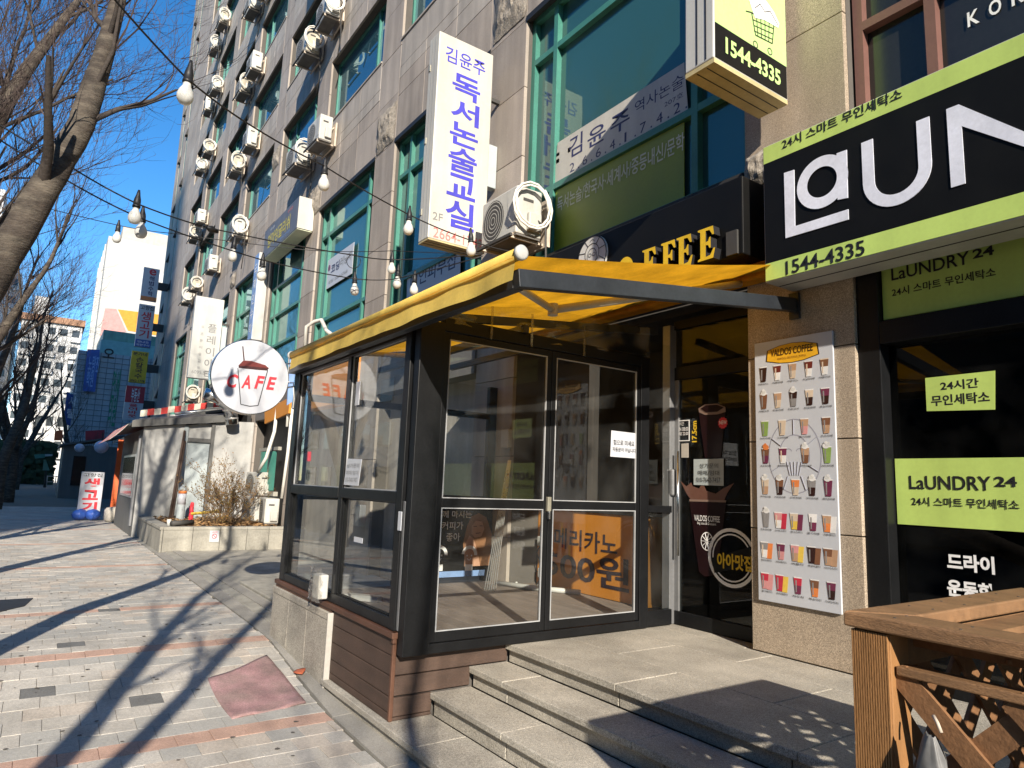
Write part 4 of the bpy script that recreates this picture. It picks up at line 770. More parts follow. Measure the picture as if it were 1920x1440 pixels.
GE = [(0,0),(.62,0),(.70,.30),(.63,.30),(.5,.11),(.32,.09),(.32,.46),(.42,.44),(.47,.34),(.52,.34),(.52,.68),(.47,.68),(.42,.57),(.32,.55),(.32,.91),(.48,.9),(.59,.73),(.66,.73),(.62,1),(0,1),(0,.95),(.1,.91),(.1,.09),(0,.05)]
GF = [(0,0),(.44,0),(.44,.05),(.32,.09),(.32,.46),(.42,.44),(.47,.34),(.52,.34),(.52,.68),(.47,.68),(.42,.57),(.32,.55),(.32,.91),(.48,.9),(.59,.73),(.66,.73),(.62,1),(0,1),(0,.95),(.1,.91),(.1,.09),(0,.05)]
ze = at_y(1327, 485, 4.10).z; zt2 = at_y(1330, 424, 4.10).z; LH = zt2-ze
for gl, px in ((GF, 1203), (GF, 1238), (GE, 1267), (GE, 1307)):
    x = at_y(px, 470, 4.10).x; o = MB().poly((x, 4.185, ze), X1, Z1, [(p*LH*.92, r*LH) for p, r in gl], .075).build('letter', ['ink_black', 'sign_yellow'], cf)
    for p in o.data.polygons: p.material_index = 1 if p.normal.y < -.9 else 0
for px, w2 in ((1118, .5), (1158, .55)):
    x = at_y(px, 480, 4.10).x; ringY((x+LH*.35, ze+LH*.5), LH*.4, LH*.5, LH*.2, 4.11, 'sign_yellow', cf, 24, .6 if px < 1150 else 0, 5.7 if px < 1150 else 6.2832)
# ---------------------------------------------------------------- signs further along
eg = thing('facade_sign', (-16.5, 4.4, 7.28), 'dark grey sign box with yellow Korean letters above a window', 'sign')
MB().box(-17.95, -15.05, 4.2, 4.57, 7.30, 8.08).build('light_box', 'grey_sign', eg, bev=.01); MB().box(-15.05, -15.035, 4.2, 4.56, 7.31, 8.07).build('end_panel', 'sign_white', eg); MB().box(-17.93, -15.06, 4.21, 4.55, 7.285, 7.30).build('base_plate', 'olive_text', eg)
text('덤마잉글리쉬', 'yellow_text', eg, (-17.55, 4.2, 7.48), X1, Z1, 1.9, .36, .02); text('초등·중등', 'ink_white', eg, (-17.4, 4.2, 7.92), X1, Z1, .4, .07); text('영어전문학원', 'blue_pale', eg, (-16.4, 4.2, 7.38), X1, Z1, .8, .07); text('원어민', 'ink_pink', eg, (-15.9, 4.2, 7.92), X1, Z1, .4, .08)
bs = thing('vertical_sign', (-18.9, 4.4, 5.4), 'narrow vertical sign with blue face and white edge', 'sign'); MB().box(-19.15, -18.72, 4.29, 4.56, 5.3, 7.75).build('light_box', 'white_paint', bs, bev=.008); MB().box(-19.14, -18.735, 4.282, 4.29, 5.32, 7.73).build('face', 'blue_pale', bs)
for i, ch in enumerate('국제인수학'): text(ch, 'ink_white', bs, (-19.07, 4.282, 7.15-.42*i), X1, Z1, .28, .3, .01)
pa = thing('projecting_sign', (-23.1, 4.3, 4.63), 'plain white projecting art school sign with grey letters', 'sign'); MB().box(-23.25, -23, 3.48, 4.33, 4.64, 7.28).build('light_box', 'white_paint', pa, bev=.012); MB().bar((-23.12, 4.33, 6.5), (-23.12, 4.57, 6.5), .06, .06).build('bracket', 'ac_dark', pa); MB().box(-23.2, -23.03, 4.35, 4.5, 4.9, 6.4).build('old_panel', 'tarp_blue', pa)
for i, ch in enumerate('플레이아트'): text(ch, 'ink_grey', pa, (-23, 3.92, 6.15-.38*i), Y1, Z1, .26, .28, .014)
for i, ch in enumerate('유초등미술교육'): text(ch, 'ink_grey', pa, (-23, 3.72, 6.25-.22*i), Y1, Z1, .09, .09, .006)
text('6095.5754', 'ink_grey', pa, (-23, 3.58, 4.78), Y1, Z1, .62, .11); text('Play Art', 'ink_pale', pa, (-23, 3.6, 7.0), Y1, Z1, .6, .14)
TX = -39.5
def stack(label, tl, br, bodym, parts):
    a, b = at_x(*tl, TX), at_x(*br, TX); o = thing('projecting_sign', (TX-.1, b.y, b.z), label, 'sign', None)
    MB().box(TX-.22, TX, a.y, b.y, b.z, a.z).build('light_box', bodym, o, bev=.01); MB().box(TX-.2, TX-.05, b.y, 4.57, (a.z+b.z)/2-.2, (a.z+b.z)/2+.2).build('bracket', 'ac_dark', o)
    w_, h_ = b.y-a.y, a.z-b.z
    for s, m, u0, u1, v0, v1 in parts:
        if s is None: MB().box(TX, TX+.006, a.y+w_*u0, a.y+w_*u1, a.z-h_*v1, a.z-h_*v0).build('face_panel', m, o)
        else: text(s, m, o, (TX+.006, a.y+w_*u0, a.z-h_*v1), Y1, Z1, w_*(u1-u0), h_*(v1-v0), .02)
def vert(s, m, u0, u1, v0, v1): n = len(s); return [(c, m, u0, u1, v0+(v1-v0)*(i+.06)/n, v0+(v1-v0)*(i+.94)/n) for i, c in enumerate(s)]
stack('white projecting math school sign with a red script letter on top', (270.7, 500), (292.9, 566), 'white_board', [('e', 'ink_red', .35, .8, .03, .22), (None, 'cup_orange', 0, 1, .88, 1)]+vert('해법수학', 'ink_navy', .4, .72, .24, .86))
stack('white projecting meat restaurant sign with red letters and blue foot', (262, 569), (282, 652.5), 'white_board', [('고향집', 'ink_black', .08, .92, .03, .13), (None, 'sign_blue', 0, 1, .83, 1), ('만나고', 'ink_white', .15, .85, .86, .91), ('모란구이', 'ink_white', .1, .9, .93, .98)]+vert('생고기', 'ink_red', .18, .8, .16, .8))
stack('yellow projecting noodle shop sign', (248, 657), (272.2, 719), 'sign_yellow', [('분가네', 'ink_black', .08, .92, .03, .14), ('2062-1778', 'ink_black', .06, .94, .9, .98)]+vert('손칼국수', 'lid_dark', .3, .74, .18, .88))
stack('red and white projecting estate agent sign at the foot of the stack', (237.5, 722.5), (265, 790), 'white_board', [(None, 'sign_red', 0, 1, 0, .48), ('부동산', 'ink_white', .3, .75, .05, .46)]+vert('올어바웃', 'ink_red', .25, .7, .5, .92))
# round cafe sign
RX = -7.0; rc = at_x(470.5, 706.5, RX); RR = .378
cs = thing('round_sign', (RX, rc.y, rc.z-.38), 'round white cafe sign with a takeaway cup picture', 'sign')
MB().lathe([(RR-.006, 0), (RR, -.006), (RR, -.10), (RR-.01, -.11)], rc, (1, 0, 0), 64).build('drum', 'chrome', cs, False); MB().lathe([(RR-.008, 0), (RR-.008, .003)], rc, (1, 0, 0), 64).build('face', 'white_board', cs)
pc = lambda x, y: (380+x/6.545, 580+y/6.545); CX = RX+.004
polyX([pc(*q) for q in [(440, 688), (500, 628), (600, 634), (770, 686), (812, 722), (790, 748), (650, 737), (442, 715)]], CX, 'lid_brown', cs); polyX([pc(*q) for q in [(440, 690), (640, 705), (808, 722), (790, 748), (650, 737), (442, 715)]], CX+.003, 'lid_dark', cs); polyX([pc(*q) for q in [(485, 455), (498, 455), (516, 625), (500, 628)]], CX, 'lid_dark', cs)
lineX([pc(*q) for q in [(432, 722), (467, 1165), (580, 1190), (680, 1180), (798, 748)]], CX+.001, .008, 'ink_black', cs)
for ch, bl, br, tl in (('C', (292, 955), (425, 955), (292, 785)), ('A', (470, 965), (583, 965), (470, 797)), ('F', (630, 970), (752, 970), (630, 806)), ('E', (775, 982), (897, 982), (775, 820))): tX(ch, 'ink_red', cs, CX+.001, pc(*bl), pc(*br), pc(*tl), .03, shear=.22)
for z in (.30, -.12): MB().bar((RX-.05, rc.y+.34, rc.z+z*.6), (RX+.02, 2.10, rc.z+z*.6+.03), .014, .014).build('bracket', 'chrome', cs)
MB().bar((-6.985, 2.075, 2.35), (-6.985, 2.075, 2.85), .02, .02).build('bracket_post', 'chrome', cs); MB().tube([(RX-.02, rc.y+.34, rc.z), (-6.97, 2.05, 2.62), (-6.96, 2.07, 2.45), (-6.97, 2.07, 2.36)], .005, 6).build('cable', 'hose', cs)
os_ = thing('shop_board', (-9.5, 4.4, 2.6), 'pale violet shop board standing off the wall behind the round sign', 'sign'); polyX([(543, 668), (560, 660), (560, 745), (537, 760)], -8.6, 'blue_pale', os_, 'panel', .03); polyY([(500, 770), (548, 745), (545, 775), (500, 795)], 4.45, 'orange_board', os_, 'board', .05)
# hose looping off the awning
hs = MB().tube([at_d(572, 655, 7.6), at_d(575, 612, 7.6), at_d(590, 603, 7.55), at_d(603, 600, 7.5), at_d(612, 620, 7.4), at_d(625, 630, 7.3)], .022, 8).build('white_hose', 'hose', None, True); tag(hs, 'white drain hose looping over the far end of the awning', 'hose')
hs2 = MB().tube([at_y(574, 645, 4.45), at_y(560, 668, 4.45), at_y(543, 672, 4.45), at_y(541, 760, 4.45), at_y(538, 800, 4.45)], .03, 8).build('wall_pipe', 'hose', None, True); tag(hs2, 'pale pipe running down the stone pillar behind the booth', 'pipe')
# ---------------------------------------------------------------- air conditioners on the facade
def make_ac(label, group, W=.80, D=.31, H=.56, coil=True, bracket=True):
    t = thing('air_conditioner', (0, 0, 0), label, 'air conditioner', group)
    MB().box(-W/2, W/2, -D, 0, .02, H).build('casing', 'ac_white', t, bev=.018)
    r = MB()
    for k in range(5):
        rad = .05+.045*k
        for i in range(20):
            a, b = 2*math.pi*i/20, 2*math.pi*(i+1)/20; r.add([(-.12+math.cos(q)*e, -D-.006, H/2+math.sin(q)*e) for q, e in ((a, rad), (b, rad), (b, rad-.01), (a, rad-.01))], [(3, 2, 1, 0)])
    MB().lathe([(.24, 0), (.24, .004)], (-.12, -D-.001, H/2), (0, -1, 0), 24).build('fan_opening', 'ac_dark', t); r.build('fan_grille', 'ac_white', t)
    MB().box(W/2-.19, W/2-.03, -D-.004, -D, H*.2, H*.85).build('badge_plate', 'ac_white', t)
    MB().box(W/2, W/2+.004, -D*.75, -D*.35, H*.72, H*.78).build('grip', 'ac_dark', t)
    MB().box(-W/2+.01, W/2-.01, -D+.01, -.01, .0, .02).build('base_pan', 'ac_pan', t)
    MB().box(W/2, W/2+.06, -D*.6, -D*.1, H*.12, H*.5).build('valve_cover', 'ac_white', t, bev=.015)
    if coil:
        pts = [(W/2+.10+.014*math.sin(i*.8), -D*.55+math.cos(i*.45)*(.185+.002*i), H*.60+math.sin(i*.45)*(.215+.002*i)) for i in range(31)]
        MB().tube(pts, .0125, 6).build('hose_coil', 'hose', t, True)
        MB().tube([(W/2+.03, -D*.3, H*.4), (W/2+.12, -.02, H*.2), (W/2+.10, .02, -.5), (W/2-.1, .03, -.9)], .012, 6).build('pipe', 'ac_dark', t, True)
    if bracket:
        for x in (-W/2+.08, W/2-.08):
            b = MB(); b.bar((x, .07, -.012), (x, -D-.06, -.012), .035, .025).bar((x, .07, .42), (x, -D-.02, .0), .03, .02) if x > 0 else b.bar((x, .07, -.012), (x, -D-.06, -.012), .035, .025)
            b.build('bracket_arm', 'bracket', t)
        MB().box(-W/2-.02, W/2+.02, .06, .10, -.05, .5).build('bracket_rail', 'bracket', t)
        MB().bar((-W/2, -D-.05, -.015), (W/2, -D-.05, -.015), .03, .03).build('bracket_edge', 'ac_dark', t)
    return t
acx = make_ac('white outdoor air conditioner on a bracket high on the stone facade', 'air conditioners on the facade')
acy = make_ac('white outdoor air conditioner on a bracket high on the stone facade', 'air conditioners on the facade', .78, .30, .60, False)
spots = [(-23.2, 17.55), (-29.5, 20.75), (-31.0, 20.5), (-21.9, 14.7), (-23.3, 14.6), (-29.4, 17.6), (-30.7, 17.35), (-15.75, 11.85), (-14.35, 12.0), (-14.2, 8.95), (-29.4, 14.75), (-31.1, 14.7), (-21.5, 11.8), (-23.3, 11.75), (-15.75, 9.0), (-29.5, 11.85), (-30.6, 11.5), (-21.9, 8.95), (-25.8, 8.85), (-29.0, 8.9), (-30.8, 8.8), (-21.9, 17.5), (-15.7, 14.8), (-27.1, 4.2)]
YA = 4.45
acy.location = (-15.7, YA-.02, 14.8); acy['label'] = 'left air conditioner at the third upper window row, pillar over the grey sign'; spots.remove((-15.7, 14.8))
for i, (x, z) in enumerate(spots):
    o = acx if i == 0 else copy_tree(acx if i % 3 else acy)
    near = min(range(3), key=lambda k: abs((-15, -22.6, -30)[k]-x)); row = min(4, max(0, round((z-8.9)/2.87)))
    o['label'] = ('right' if x > (-15, -22.6, -30)[near] else 'left')+' air conditioner at the '+('lowest', 'second', 'third', 'fourth', 'fifth')[row]+' upper window row, '+('pillar over the grey sign', 'next pillar past the grey sign', 'second pillar past the grey sign')[near]
    if x == -25.8: o['label'] = 'lone air conditioner under the lowest upper windows past the white art school sign'
    if z == 4.2: o['label'] = 'air conditioner low on the wall just above the shed roof poles'
    o.location = (x+jit(.05), YA-.02, z); o.rotation_euler = (jit(.02), jit(.03), jit(.05)); k_ = 1+jit(.07); o.scale = (k_, 1+jit(.06), k_+jit(.05)); o.location.z += jit(.1)
    if i % 3 == 1:
        for ch in o.children:
            if ch.name.startswith('casing'): ch.material_slots[0].link = 'OBJECT'; ch.material_slots[0].material = MATS['ac_old']
big = make_ac('large white air conditioner beside the tall blue lettered sign', None); big.location = (-6.36, 4.44, 4.45); del_ = None
big.scale = (.92, 1.15, 1.05)
# crates of units on the planter
low = [((-16.85, 4.45, .62), 'weathered cream air conditioner at the bottom of the stack behind the shrub'), ((-16.95, 4.5, 1.2), 'stained cream air conditioner on top of the stack behind the shrub'), ((-15.95, 4.55, .62), 'cream air conditioner at the end of the planter with a white bottle taped on')]
for (p, lb) in low:
    o = make_ac(lb, None, .78, .3, .56, False, False); o.location = p; o.rotation_euler = (0, 0, math.radians(8)) if p[0] < -16.5 else (0, 0, math.radians(-6))
# ---------------------------------------------------------------- bare street trees
def grow(tr, br, tw, p, d, L, r, lev, R, up=.10, spread=.6):
    n = 5 if lev < 3 else 3; pts = [p.copy()]; rad = [r]; dirs = [d.copy()]; q = p.copy(); dd = d.copy()
    taper = .55 if lev < 2 else .35
    for i in range(n):
        dd = (dd+Vector((R.uniform(-1, 1), R.uniform(-1, 1), R.uniform(-.6, 1)))*(.11+.05*lev)+Vector((0, 0, up*.5))).normalized()
        q = q+dd*(L/n); pts.append(q.copy()); dirs.append(dd.copy()); rad.append(r*(1-(1-taper)*(i+1)/n))
    sides = 8 if r > .05 else 5 if r > .015 else 3
    (tr if r > .045 else br if r > .011 else tw).tube(pts, rad, sides, cap=False)
    if lev >= 5 or L < .16: return
    k = {0: 4, 1: 5, 2: 4, 3: 4, 4: 3}[lev]
    for c in range(k):
        i = R.randint(2 if lev < 2 else 1, n); base = pts[i]; ax = dirs[i]
        e = ax.orthogonal().normalized(); e.rotate(Matrix.Rotation(R.uniform(0, 6.283), 3, ax))
        nd = (ax+e*R.uniform(.35, .95)*spread*1.3+Vector((0, 0, up))).normalized()
        grow(tr, br, tw, base, nd, L*R.uniform(.55, .8), max(.0028, rad[i]*R.uniform(.45, .68)), lev+1, R, up, spread)
def tree(loc, label, seed, stems, group='bare street trees', spread=.6, lev0=1, lo=.30):
    """stems: list of (points, radii); branches leave each stem along its upper half"""
    t = thing('street_tree', loc, label, 'tree', group); R = random.Random(seed); off = Vector(loc)
    tr, br, tw = MB(), MB(), MB()
    for pts, rad, kids, L in stems:
        pts = [Vector(p) for p in pts]; P, RR_ = [], []
        for i in range(len(pts)-1):
            for k in range(5): u = k/5; P.append(pts[i].lerp(pts[i+1], u)+Vector((R.uniform(-1, 1), R.uniform(-1, 1), 0))*rad[i]*.05); RR_.append((rad[i]*(1-u)+rad[i+1]*u)*(1+R.uniform(-.025, .03)))
        P.append(pts[-1]); RR_.append(rad[-1]); tr.tube(P, RR_, 14, cap=True); n = len(P)
        for c in range(kids):
            i = int(n*(lo+(.99-lo)*(c+R.random())/kids)); i = min(i, n-1); ax = (P[min(i+1, n-1)]-P[i-1]).normalized()
            e = ax.orthogonal().normalized(); e.rotate(Matrix.Rotation(R.uniform(0, 6.283), 3, ax)); nd = (ax*.8+e*R.uniform(.5, 1.0)+Vector((0, 0, .15))).normalized()
            grow(tr, br, tw, P[i], nd, L*R.uniform(.6, 1.1), max(.010, RR_[i]*R.uniform(.25, .46)), lev0, R, .12, spread)
        grow(tr, br, tw, P[-1], (P[-1]-P[-2]).normalized(), L, RR_[-1], lev0, R, .12, spread)
    tr.build('trunk', 'bark', t, True); o = br.build('crown', 'bark_dark', t, True); o2 = tw.build('twigs', 'twig', o, False); o2['kind'] = 'stuff'
    return t
# the leaning tree whose trunk crosses the sky, root on the kerb side
tp = [Vector((-3.35, -1.95, -.05)), Vector((-3.55, -1.55, .9)), at_d(-190, 800, 4.15), at_d(-75, 620, 4.3), at_d(62, 390, 4.55), at_d(152, 235, 4.8), at_d(195, 105, 5.0), at_d(222, 0, 5.2), at_d(240, -130, 5.5), at_d(262, -330, 5.9)]
tree((-3.35, -1.95, 0), 'leaning bare tree with a thick mottled trunk below the string lights', 3, [(tp, [.135, .128, .118, .108, .098, .085, .068, .052, .04, .026], 9, 1.0)], None, .6, 3, .36)
# its neighbours along the kerb, their shadows fall across the paving
tree((.75, -1.75, 0), 'bare tree with two stems standing by the kerb behind the viewer', 11, [([(.85, -1.78, -.05), (.82, -1.76, 1.3), (.75, -1.72, 2.7), (.6, -1.66, 3.7), (.27, -1.62, 5.0), (-.1, -1.3, 6.4)], [.12, .11, .095, .085, .065, .04], 8, 1.5), ([(.82, -1.75, 1.2), (.72, -1.5, 2.1), (.68, -1.36, 2.6), (.56, -1.04, 3.5), (.35, -.66, 4.6), (.2, -.3, 5.9)], [.09, .08, .07, .062, .05, .03], 7, 1.4)], None, .75, 2, .48)
tree((5.6, -1.8, 0), 'bare tree further up the kerb towards the sun', 17, [([(5.6, -1.8, -.05), (5.5, -1.7, 1.5), (5.35, -1.4, 3.2), (5.0, -1.0, 5.2)], [.14, .12, .09, .04], 6, 1.4)], None, .6, 2)
tree((-9.3, -1.75, .1), 'slender bare tree with a straight grey stem behind the leaning one', 23, [([(-9.3, -1.75, .05), (-9.35, -1.6, 2), (-9.45, -1.2, 4.2), (-9.7, -.7, 6.4), (-10, -.2, 8)], [.16, .14, .11, .075, .03], 11, 1.8), ([(-9.4, -1.4, 3.2), (-9.9, -1.0, 5), (-10.6, -.9, 7)], [.07, .055, .025], 8, 1.4)], None, .6, 1)
a = tree((-15.5, -1.75, .1), 'second bare tree along the kerb past the leaning one', 31, [([(-15.5, -1.75, .05), (-15.5, -1.7, 1.6), (-15.7, -1.2, 3.3), (-16, -.5, 5.2)], [.17, .15, .12, .05], 6, 1.7), ([(-15.5, -1.7, 1.8), (-15.4, -2.1, 3.4), (-15.6, -2.4, 5.2)], [.10, .08, .035], 4, 1.5)], 'dark bare trees along the footpath', .7, 1)
b = tree((-21.5, -1.75, .1), 'third bare tree along the kerb past the leaning one', 37, [([(-21.5, -1.75, .05), (-21.5, -1.75, 1.5), (-21.6, -1.3, 3.2), (-22, -.9, 5.6)], [.18, .16, .12, .05], 7, 1.8)], 'dark bare trees along the footpath', .7, 1)
for i, (x, y_, s_) in enumerate(((-31.5, -1.15, 1.2), (-38, -.95, 1.3), (-47, -1.15, 1.35), (-60, -1.2, 1.4))):
    o = copy_tree(a if i % 2 else b); o.location = (x, y_, .1); o.rotation_euler = (0, 0, i*1.9+.5); o.scale = (s_, s_, s_); o['label'] = ('fourth', 'fifth', 'sixth', 'seventh')[i]+' bare tree along the kerb past the leaning one'
    for ch in list(o.children_recursive):
        if ch.name.startswith('twigs') and i % 2: bpy.data.objects.remove(ch)
o = copy_tree(b); o.location = (-46.5, 1.6, .1); o.rotation_euler = (0, 0, 2.6); o['label'] = 'bare tree in front of the grid clad building'; o['group'] = ''; del o['group']
# ---------------------------------------------------------------- string lights
def bulb(sl_, p, tilt=(0, 0)):
    p = Vector(p); ax = Vector((tilt[0], tilt[1], -1)).normalized()
    so_ = MB().lathe([(.008, -.045), (.013, -.02), (.016, 0), (.024, .03), (.027, .05), (.027, .085), (.030, .087), (.030, .10), (.024, .105)], p, ax, 12).build('socket', 'cable', sl_, True)
    MB().lathe([(.021, .10), (.024, .125), (.040, .155), (.0475, .185), (.044, .21), (.030, .232), (.004, .240)], p, ax, 16).build('bulb', 'bulb', so_, True)
def cable(label, pts, bulbs, r=.006):
    P = [at_d(*q) for q in pts]; t = thing('string_lights', P[0], label, 'string lights', None); Q = []
    for i in range(len(P)-1):
        for k in range(6): u = k/6; s = 4*u*(1-u); q = P[i].lerp(P[i+1], u); q.z -= .012*s; Q.append(q)
    Q.append(P[-1]); MB().tube(Q, r, 6).build('cable', 'cable', t, True)
    for px, py, w_ in bulbs:                                  # (pixel of the globe, its width)
        d = FPX*.095/w_; g_ = at_d(px, py, d); bulb(t, g_+Vector((0, 0, .185)), (jit(.05), jit(.05)))
    return t
cable('uppermost string of white globe bulbs running from the leaning tree', [(165, -60, 3.4), (350, 147, 4.05), (470, 235, 4.7), (606, 310, 5.6), (766, 402, 6.3), (881, 450, 6.6), (960, 472, 6.8), (1005, 482, 6.95)], [(350, 180, 30), (606, 345, 21.5), (766, 430, 19.2), (881, 470, 18.3)])
cable('middle string of bulbs with a black cable joint', [(-60, 195, 4.6), (120, 305, 5.0), (257, 382, 5.3), (395, 428, 6.0), (660, 478, 7.0), (740, 487, 7.4), (905, 476, 7.2)], [(254, 408, 22.6), (437, 481, 17)])
cable('lower string of bulbs passing over the round sign', [(-60, 222, 4.7), (120, 335, 5.1), (265, 410, 5.5), (490, 487, 6.6), (660, 522, 7.4), (735, 524, 7.5), (905, 480, 7.2)], [(263, 435, 21.5), (490, 516, 18), (663, 545, 16), (745, 532, 16), (776, 544, 16)])
cable('thin far string of lights hung below the others', [(-60, 350, 6), (220, 422, 6.9), (330, 438, 7.2), (590, 470, 7.8), (740, 470, 7.6), (905, 474, 7.3)], [(219, 447, 15), (734, 505, 15)], .004)
cj = MB().tube([at_d(388, 426, 5.95), at_d(396, 430, 6.0), at_d(408, 435, 6.08)], [.012, .034, .014], 10).build('cable_joint', 'cable', None, True); tag(cj, 'black cable connector hanging in the middle string of lights', 'connector')
lp2 = MB().tube([at_d(663+13*math.cos(i*.45), 490+13*math.sin(i*.45), 7.05) for i in range(15)], .004, 5).build('cable_loop', 'cable', None, True); tag(lp2, 'loose loop of black cable hanging before the coding poster', 'cable')
# ---------------------------------------------------------------- planter, shrub, tarpaulin shed
pl = thing('stone_planter', (-15.1, 2.2, .1), 'low granite planter wall beside the shed', 'planter')
for a, b in zip([2.16, 2.70, 3.22, 3.75, 4.2], [2.70, 3.22, 3.75, 4.2, 4.57]): MB().box(-15.13, -15.08, a+.004, b-.004, .08, .535).build('slab', 'concrete', pl, bev=.004); MB().box(-15.30, -15.07, a+.002, b-.002, .538, .60).build('coping', 'concrete', pl, bev=.008)
for i in range(4): MB().box(-19.2+i*1.02, -18.19+i*1.02, 2.12, 2.16, .08, .535).build('slab', 'concrete', pl, bev=.004); MB().box(-19.2+i*1.02, -18.19+i*1.02, 2.10, 2.34, .538, .601).build('coping', 'concrete', pl, bev=.008)
MB().grid(20, 14, lambda u, v: (-19.0+3.72*u, 2.3+2.25*v, .55+.04*mnoise.noise((u*9, v*9, 2)))).build('soil', 'soil', pl, True)
lv = MB(); R = random.Random(5)
for i in range(1600):
    x, y = R.uniform(-18.6, -15.3), R.uniform(2.4, 4.5); z = .57+R.uniform(0, .06); a = R.uniform(0, 6.28); s = R.uniform(.025, .06); e = Vector((math.cos(a), math.sin(a), R.uniform(-.5, .5)))*s; g2 = Vector((-math.sin(a), math.cos(a), R.uniform(-.6, .6)))*s*.5; p = Vector((x, y, z))
    lv.add([p-e, p+g2, p+e, p-g2], [(0, 1, 2, 3)])
o = lv.build('leaf_litter', 'leaf_dry'); tag(o, 'brown fallen leaves lying in the planter', 'leaves', kind='stuff')
ns = thing('no_smoking_sign', (-15.06, 3.1, .3), 'small white no smoking plate on the planter wall', 'sign'); polyX([(394, 995), (411, 995), (410, 1016), (392, 1016)], -15.072, 'white_board', ns, 'plate', .006)
q = at_x(402, 1005.5, -15.065); rg = MB()
for i in range(18):
    a, b = 2*math.pi*i/18, 2*math.pi*(i+1)/18; rg.add([(-15.064, q.y+math.cos(t)*r, q.z+math.sin(t)*r) for t, r in ((a, .05), (b, .05), (b, .038), (a, .038))], [(0, 1, 2, 3)])
rg.build('print', 'ink_red', ns); MB().bar((-15.064, q.y-.035, q.z+.03), (-15.064, q.y+.035, q.z-.03), .01, .002, (1, 0, 0)).build('print', 'ink_red', ns); text('금연', 'ink_red', ns, (-15.066, q.y-.05, q.z+.065), Y1, Z1, .1, .035)
# shrub
sh = thing('dry_shrub', (-16.3, 3.6, .58), 'sparse dry shrub with a few rusty leaves in the planter', 'shrub'); tw = MB(); lf_ = MB(); R = random.Random(9)
def sgrow(p, d, L, r, lev):
    pts = [p]; q = p.copy(); dd = d.copy()
    for i in range(4): dd = (dd+Vector((R.uniform(-1, 1), R.uniform(-1, 1), R.uniform(-.4, .7)))*.2).normalized(); q = q+dd*L/4; pts.append(q.copy())
    tw.tube(pts, [r, r*.9, r*.8, r*.65, r*.5], 4, cap=False)
    if lev < 3:
        for k in range(4): sgrow(pts[R.randint(1, 4)], (dd+Vector((R.uniform(-1, 1), R.uniform(-1, 1), R.uniform(-.3, .8)))*.8).normalized(), L*.62, r*.6, lev+1)
    if lev >= 2:
        for k in range(3):
            c = pts[R.randint(1, 4)]; a = Vector((R.uniform(-1, 1), R.uniform(-1, 1), R.uniform(-1, 1))).normalized()*.022; b2 = a.orthogonal().normalized()*.012
            if R.random() < .4: lf_.add([c, c+a+b2, c+a*2, c+a-b2], [(0, 1, 2, 3)])
for i in range(20): a = R.uniform(0, 6.28); sgrow(Vector((-16.3+R.uniform(-.12, .12), 3.6+R.uniform(-.2, .2), .56)), Vector((math.cos(a)*.55, math.sin(a)*.75, 1)).normalized(), R.uniform(.5, .85), .008, 0)
for i in range(16): a = R.uniform(0, 6.28); sgrow(Vector((-16.2+R.uniform(-.2, .2), 3.6+R.uniform(-.3, .3), .56)), Vector((math.cos(a), math.sin(a)*1.3, .35)).normalized(), R.uniform(.25, .45), .007, 1)
tw.build('twigs', 'shrub_twig', sh); o = lf_.build('leaves', 'shrub_leaf', sh)
# shed
sd = thing('tarpaulin_shed', (-21, 3.3, .1), 'low shed walled with grey tarpaulin and a dark eave', 'shed')
def tarp(X, y0, y1, z0, z1a, z1b, amp=.035): return MB().grid(20, 16, lambda u, v: (X+amp*mnoise.noise((u*3, v*3, X))+amp*.5*mnoise.noise((u*8, v*6, X)), y0+(y1-y0)*u, z0+(z1a+(z1b-z1a)*u-z0)*v))
tarp(-18.75, 2.0, 2.92, .1, 2.74, 2.88).build('tarp_wall', 'tarp', sd, True); tarp(-18.8, 2.92, 3.6, 2.50, 2.86, 2.98, .01).build('tarp_wall', 'tarp', sd, True); tarp(-18.72, 3.58, 4.62, .5, 3.02, 3.08).build('tarp_wall', 'tarp', sd, True)
MB().box(-18.85, -18.80, 3.02, 3.54, .5, 2.52).build('metal_door', 'tarp_blue', sd, bev=.006); MB().box(-18.82, -18.74, 2.90, 3.0, .1, 2.86).build('door_post', 'tarp_blue', sd); MB().box(-18.78, -18.70, 3.54, 3.62, .3, 3.0).build('door_post', 'tarp_dark', sd); MB().box(-18.80, -18.74, 3.0, 3.54, 2.46, 2.56).build('door_head', 'tarp_dark', sd)
MB().add([(-18.9, 1.96, 2.76), (-18.6, 1.72, 2.72), (-18.6, 3.85, 3.02), (-18.9, 4.0, 3.10), (-18.9, 1.96, 2.98), (-18.6, 1.72, 2.88), (-18.6, 3.85, 3.20), (-18.9, 4.0, 3.30)], [(0,1,2,3),(4,7,6,5),(0,4,5,1),(1,5,6,2),(2,6,7,3),(3,7,4,0)]).build('eave', 'tarp_dark', sd)
MB().add([(-18.9, 1.75, 2.80), (-24.5, 1.75, 2.72), (-24.5, 4.55, 3.4), (-18.9, 4.55, 3.5), (-18.9, 1.75, 2.86), (-24.5, 1.75, 2.78), (-24.5, 4.55, 3.46), (-18.9, 4.55, 3.56)], [(0,1,2,3),(4,7,6,5),(0,4,5,1),(1,5,6,2),(2,6,7,3),(3,7,4,0)]).build('roof', 'tarp_dark', sd)
MB().box(-23.4, -18.8, 2.0, 2.04, .1, 2.7).build('side_wall', 'tarp_dark', sd); MB().box(-22.4, -19.5, 1.975, 2.0, 1.0, 2.1).build('side_window', 'bead', sd); MB().box(-22.3, -19.6, 1.968, 1.975, 1.06, 2.04).build('side_pane', 'window_dark', sd); MB().box(-19.3, -19.1, 1.96, 2.0, .35, 2.55).build('door_strip', 'grey_metal', sd)
